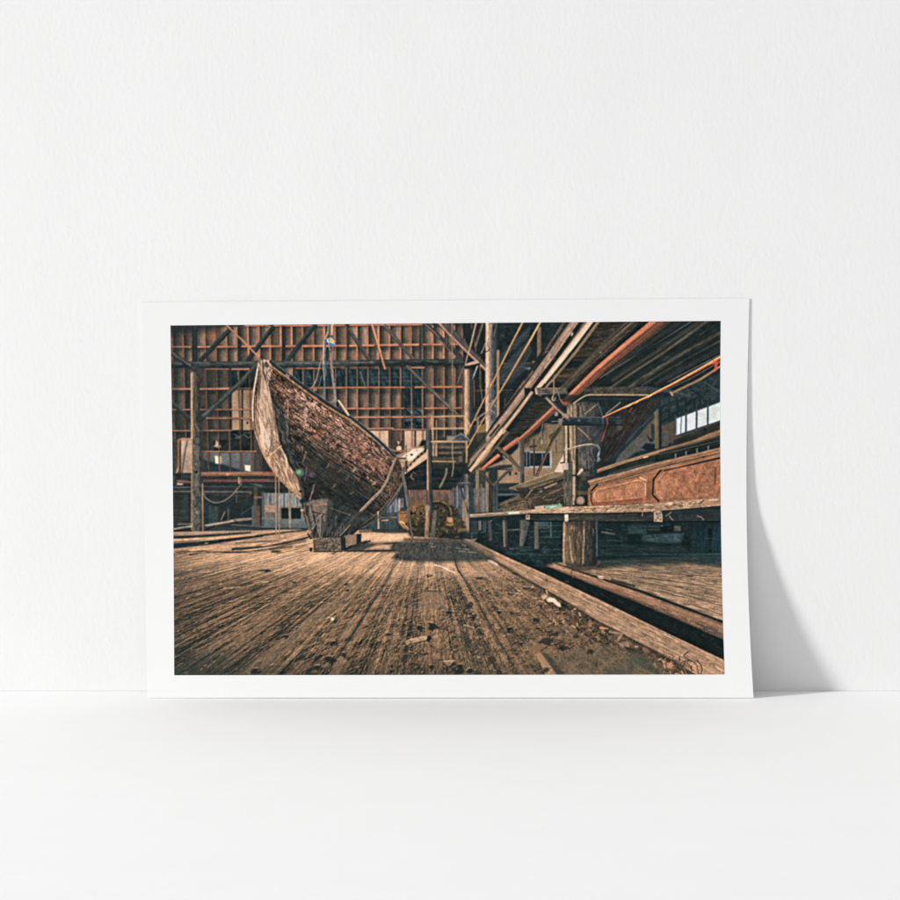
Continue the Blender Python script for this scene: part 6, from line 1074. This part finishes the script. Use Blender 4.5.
img = img * (1 + np.clip(lum * 1.6, 0, 1) * np.array([.045, -.004, -.004], np.float32))
img = img + (1 - lum) ** 3 * (np.array([-.022, .012, .014], np.float32))
img = .010 + .990 * img                            # the ink never goes fully black
img = np.clip(img, .04, .97).astype(np.float32)

# ======================================================================
#  The scene: wall, floor, the leaning print, camera and lamp
# ======================================================================
scene = bpy.context.scene
COL = scene.collection
FR = 900.                                   # frame side in layout units
CAM_L = 6.0                                 # metres from lens to wall
ELEV = math.radians(9.7)                    # how steeply the wall's foot is seen
FOC = 6000.                                 # focal length in layout units
CAM_H = CAM_L * math.tan(ELEV)
PITCH = ELEV - math.atan(241. / FOC)


def ray(px, py):
    a = (px - 450.) / FOC; b = (450. - py) / FOC
    c, s = math.cos(PITCH), math.sin(PITCH)
    return (a, c + b * s, -s + b * c)       # forward is +y, down-tilted


def at_depth(px, py, d):                    # point d metres in front of the wall
    r = ray(px, py); t = (CAM_L - d) / r[1]
    return (r[0] * t, -d, CAM_H + r[2] * t)


def floor_depth(px, py):
    r = ray(px, py); t = -CAM_H / r[2]
    return CAM_L - r[1] * t


def new_mat(name, rough=.8, spec=.2):
    m = bpy.data.materials.new(name); m.use_nodes = True
    nt = m.node_tree; b = nt.nodes['Principled BSDF']
    b.inputs['Roughness'].default_value = rough
    b.inputs['Specular IOR Level'].default_value = spec
    return m, nt, b


def link_obj(name, verts, faces, mat, parent=None, smooth=True):
    me = bpy.data.meshes.new(name); me.from_pydata(verts, [], faces); me.update()
    if smooth:
        me.polygons.foreach_set('use_smooth', [True] * len(me.polygons))
    me.materials.append(mat)
    o = bpy.data.objects.new(name, me); COL.objects.link(o)
    if parent:
        o.parent = parent
    return o


# ---- materials
def plaster(name, col, bump, scale, stretch, rough=.85, mottle=.012):
    m, nt, b = new_mat(name, rough, .15)
    N, K = nt.nodes, nt.links
    tc = N.new('ShaderNodeTexCoord'); mp = N.new('ShaderNodeMapping'); mp.inputs['Scale'].default_value = stretch
    K.new(tc.outputs['Object'], mp.inputs['Vector'])
    n1 = N.new('ShaderNodeTexNoise'); n1.inputs['Scale'].default_value = scale; n1.inputs['Detail'].default_value = 6; n1.inputs['Roughness'].default_value = .6
    n2 = N.new('ShaderNodeTexNoise'); n2.inputs['Scale'].default_value = scale * .05; n2.inputs['Detail'].default_value = 4
    K.new(mp.outputs[0], n1.inputs['Vector']); K.new(mp.outputs[0], n2.inputs['Vector'])
    bp = N.new('ShaderNodeBump'); bp.inputs['Strength'].default_value = bump; bp.inputs['Distance'].default_value = .0012
    K.new(n1.outputs['Fac'], bp.inputs['Height']); K.new(bp.outputs[0], b.inputs['Normal'])
    rp = N.new('ShaderNodeValToRGB')
    rp.color_ramp.elements[0].position = .3; rp.color_ramp.elements[1].position = .7
    rp.color_ramp.elements[0].color = tuple(c * (1 - mottle) for c in col) + (1,)
    rp.color_ramp.elements[1].color = tuple(c * (1 + mottle) for c in col) + (1,)
    K.new(n2.outputs['Fac'], rp.inputs['Fac']); K.new(rp.outputs[0], b.inputs['Base Color'])
    return m


M_wall = plaster('white_plaster', (WALL_A,) * 3, .17, 150., (1.5, 1., .7))
M_floor = plaster('white_tabletop', (FLOOR_A,) * 3, .06, 260., (1., 1., 1.), .8, .006)
M_paper, _nt, _b = new_mat('matte_cotton_paper', .9, .05)
_n = _nt.nodes.new('ShaderNodeTexNoise'); _n.inputs['Scale'].default_value = 900.; _n.inputs['Detail'].default_value = 4
_tc = _nt.nodes.new('ShaderNodeTexCoord'); _nt.links.new(_tc.outputs['Object'], _n.inputs['Vector'])
_bp = _nt.nodes.new('ShaderNodeBump'); _bp.inputs['Strength'].default_value = .05; _bp.inputs['Distance'].default_value = .0002
_nt.links.new(_n.outputs['Fac'], _bp.inputs['Height']); _nt.links.new(_bp.outputs[0], _b.inputs['Normal'])
_b.inputs['Base Color'].default_value = (PAPER_A, PAPER_A, PAPER_A, 1)
M_ink, _nt, _b = new_mat('matte_print_ink', .9, .03)
_at = _nt.nodes.new('ShaderNodeAttribute'); _at.attribute_name = 'ink'
_nt.links.new(_at.outputs['Color'], _b.inputs['Base Color'])

# ---- wall (a slab with a softly rounded foot) and floor
T = .12; GAP = .0001; RB = .0004
prof = [(0., 2.6)] + [(0., .02)] + [(RB - RB * math.cos(a), GAP + RB - RB * math.sin(a)) for a in [math.pi / 2 * k / 6 for k in range(7)]] + [(T, GAP), (T, 2.6)]
vs, fs = [], []
for x in (-4., 4.):
    vs += [(x, y, z) for (y, z) in prof]
n = len(prof)
for k in range(n):
    fs.append((k, (k + 1) % n, n + (k + 1) % n, n + k))
fs += [tuple(range(n))[::-1], tuple(range(n, 2 * n))]
wall = link_obj('wall', vs, fs, M_wall, smooth=False)
wall['label'] = 'plain white plaster wall behind the leaning photo print'
wall['category'] = 'wall'
_fx = [-4., -1., 1., 4.]; _fy = [-3.6, -.9, .06]
vs = [(x, y, 0.) for y in _fy for x in _fx]
fs = [(j * 4 + i, j * 4 + i + 1, (j + 1) * 4 + i + 1, (j + 1) * 4 + i) for j in range(2) for i in range(3)]
vs += [(x, y, -.03) for y in _fy for x in _fx]
fs += [tuple(q + 12 for q in f[::-1]) for f in fs]
ring = [0, 1, 2, 3, 7, 11, 10, 9, 8, 4]
fs += [(ring[(k + 1) % 10], ring[k], ring[k] + 12, ring[(k + 1) % 10] + 12) for k in range(10)]
floor = link_obj('floor', vs, fs, M_floor, smooth=False)
floor['kind'] = 'structure'
floor['label'] = 'smooth white surface in front of the white wall'

# ---- the print: a sheet leaning on the wall, its foot curling forward
D_BOT = floor_depth(450, 698.3)
D_KEY = [(0, D_BOT * 1000), (.072, 33.8), (.123, 28.6), (.18, 23.3), (.24, 18.9), (.295, 14.9), (.356, 11.3), (.417, 8.), (.475, 5.2), (.54, 3.6), (.7, 2.1), (.85, 1.4), (1., 1.)]
_ks = np.linspace(0, 1, 401)
_kd = np.interp(_ks, [k[0] for k in D_KEY], [k[1] for k in D_KEY]) / 1000
for _i in range(60):                        # a stiff sheet bends smoothly
    _kd[1:-1] = (_kd[:-2] + 2 * _kd[1:-1] + _kd[2:]) / 4


def depth(s):                               # s = 0 foot .. 1 top
    return float(np.interp(s, _ks, _kd))


def lerp(a, b, t):
    return a + (b - a) * t


_xr = np.polyfit([0, .1, .23, .38, .5, .65, .75, .87, 1], [749.4, 748.4, 747.3, 746.5, 746.5, 747.4, 748.5, 750.5, 753.6], 4)   # the right edge bows


def sheet_px(u, s):
    """layout position of a point of the sheet"""
    w = 1 - s
    xl = 141.4 + 5.8 * w - .5 * w * (1 - w)
    xr = float(np.polyval(_xr, w))
    return lerp(xl, xr, u), lerp(lerp(698.6, 698.1, u), lerp(302.2, 298.3, u), s)


def sheet_s(px, py):
    u = (px - 144.5) / 606.
    return (lerp(698.6, 698.1, u) - py) / (lerp(698.6, 698.1, u) - lerp(302.2, 298.3, u))


NU, NS = 24, 72
front, back = [], []
for j in range(NS + 1):
    s = j / NS
    for i in range(NU + 1):
        x, y = sheet_px(i / NU, s)
        d = depth(s)
        p = at_depth(x, y, d)
        if j == 0:
            p = (p[0], p[1], .0005)
        front.append(p); back.append((p[0], p[1] + .00035, p[2]))
vs = front + back; o = len(front); W = NU + 1
fs = []
for j in range(NS):
    for i in range(NU):
        a = j * W + i
        fs.append((a, a + 1, a + W + 1, a + W)); fs.append((o + a, o + a + W, o + a + W + 1, o + a + 1))
for i in range(NU):
    fs.append((i + 1, i, o + i, o + i + 1)); a = NS * W + i; fs.append((a, a + 1, o + a + 1, o + a))
for j in range(NS):
    a = j * W; fs.append((a, a + W, o + a + W, o + a)); a = j * W + NU; fs.append((a + W, a, o + a, o + a + W))
art = bpy.data.objects.new('photo_print', None); art.empty_display_size = .1; COL.objects.link(art)
foot = at_depth(450, 698.3, D_BOT)
art.location = (foot[0], foot[1], 0.)
art['label'] = 'white-bordered photo print of an old wooden boat in a shed, leaning against the wall'
art['category'] = 'photo print'


def local(vv):
    return [(p[0] - foot[0], p[1] - foot[1], p[2]) for p in vv]


sheet = link_obj('paper_sheet', local(vs), fs, M_paper, art, smooth=False)

# printed picture: a fine skin of ink lying on the sheet
NX, NY = 1000, 640
uu = np.linspace(0, 1, NX + 1); vv = np.linspace(0, 1, NY + 1)
Ug, Vg = np.meshgrid(uu, vv)                # v = 0 at the top
PYg = (325.5 + (320.9 - 325.5) * Ug) * (1 - Vg) + (675.2 + (674.5 - 675.2) * Ug) * Vg
xl = 170.4 + 6.6 * Vg - 2.8 * Vg ** 2
xr = 720.6 - 2.4 * Vg * (1 - Vg) * 1.6 + 4.0 * Vg ** 2.2
PXg = xl + (xr - xl) * Ug
a_ = (PXg - 450.) / FOC; b_ = (450. - PYg) / FOC
cp, sp_ = math.cos(PITCH), math.sin(PITCH)
ry = cp + b_ * sp_; rz = -sp_ + b_ * cp
uf = (PXg - 144.5) / 606.
yb = 698.6 + (698.1 - 698.6) * uf; yt = 302.2 + (298.3 - 302.2) * uf
sg = (yb - PYg) / (yb - yt)
# depth along the sheet as the polygonal sheet has it, so the ink lies evenly on it
ks = np.linspace(0, 1, NS + 1); kd = np.interp(ks, _ks, _kd)
dg = np.interp(sg, ks, kd) + .00012
tg = (CAM_L - dg) / ry
vx = np.stack([a_ * tg - foot[0], -dg - foot[1], CAM_H + rz * tg], -1).reshape(-1, 3).astype(np.float32)
idx = np.arange((NX + 1) * (NY + 1)).reshape(NY + 1, NX + 1)
quads = np.stack([idx[1:, :-1], idx[1:, 1:], idx[:-1, 1:], idx[:-1, :-1]], -1).reshape(-1, 4).astype(np.int32)
me = bpy.data.meshes.new('printed_picture')
me.vertices.add(len(vx)); me.vertices.foreach_set('co', vx.ravel())
me.loops.add(quads.size); me.loops.foreach_set('vertex_index', quads.ravel())
me.polygons.add(len(quads)); me.polygons.foreach_set('loop_start', np.arange(0, quads.size, 4, dtype=np.int32))
me.update(calc_edges=True); me.validate()
# bilinear pick of the drawn canvas, turned into paper reflectance
fx = np.clip((PXg - CX0) * SS - .5, 0, CW - 1.001); fy = np.clip((PYg - CY0) * SS - .5, 0, CH - 1.001)
i0 = fx.astype(int); j0 = fy.astype(int); ax = (fx - i0)[..., None]; ay = (fy - j0)[..., None]
lin = np.where(img <= .04045, img / 12.92, ((img + .055) / 1.055) ** 2.4)
smp = (lin[j0, i0] * (1 - ax) + lin[j0, i0 + 1] * ax) * (1 - ay) + (lin[j0 + 1, i0] * (1 - ax) + lin[j0 + 1, i0 + 1] * ax) * ay
smp = np.clip(smp * INK_GAIN, .002, .95)
att = me.color_attributes.new('ink', 'FLOAT_COLOR', 'POINT')
att.data.foreach_set('color', np.concatenate([smp.reshape(-1, 3), np.ones((smp.shape[0] * smp.shape[1], 1))], -1).astype(np.float32).ravel())
me.materials.append(M_ink)
pic = bpy.data.objects.new('printed_picture', me); COL.objects.link(pic); pic.parent = art

# ---- light: one soft lamp far to the left, pale studio surround
lamp = bpy.data.lights.new('studio_lamp', 'AREA'); lamp.shape = 'DISK'; lamp.size = KEY_SIZE; lamp.energy = KEY_W
lamp.color = (1., .995, .985)
lo = bpy.data.objects.new('studio_lamp', lamp); COL.objects.link(lo)
al, be, R_ = math.radians(KEY_AL), math.radians(KEY_BE), KEY_R
tgt = (.2, 0., .15)
lo.location = (tgt[0] - R_ * math.sin(al) * math.cos(be), -R_ * math.cos(al) * math.cos(be), tgt[2] + R_ * math.sin(be))
from mathutils import Vector
lo.rotation_euler = (Vector(tgt) - lo.location).to_track_quat('-Z', 'Y').to_euler()
w = bpy.data.worlds.new('World'); scene.world = w; w.use_nodes = True
_nt = w.node_tree; _bg = _nt.nodes['Background']       # a pale room, brighter overhead
_tc = _nt.nodes.new('ShaderNodeTexCoord'); _sx = _nt.nodes.new('ShaderNodeSeparateXYZ')
_mr = _nt.nodes.new('ShaderNodeMapRange')
_nt.links.new(_tc.outputs['Generated'], _sx.inputs[0]); _nt.links.new(_sx.outputs['Z'], _mr.inputs['Value'])
_mr.inputs['From Min'].default_value = 0.; _mr.inputs['From Max'].default_value = 1.
_mr.inputs['To Min'].default_value = AMB * .70; _mr.inputs['To Max'].default_value = AMB * 1.80
_nt.links.new(_mr.outputs['Result'], _bg.inputs['Strength'])
_bg.inputs['Color'].default_value = (.985, .99, 1., 1)

# ---- camera
cam = bpy.data.cameras.new('camera'); cam.sensor_width = 36.; cam.lens = 36. * FOC / FR
cam.clip_start = .1; cam.clip_end = 100.
co = bpy.data.objects.new('camera', cam); COL.objects.link(co)
co.location = (0., -CAM_L, CAM_H); co.rotation_euler = (math.pi / 2 - PITCH, 0, 0)
scene.camera = co
scene.view_settings.view_transform = 'Standard'; scene.view_settings.look = 'None'
scene.view_settings.exposure = 0.; scene.view_settings.gamma = 1.
scene.render.filter_size = 1.2
scene.cycles.max_bounces = 8; scene.cycles.diffuse_bounces = 6
scene.cycles.use_denoising = USE_DN
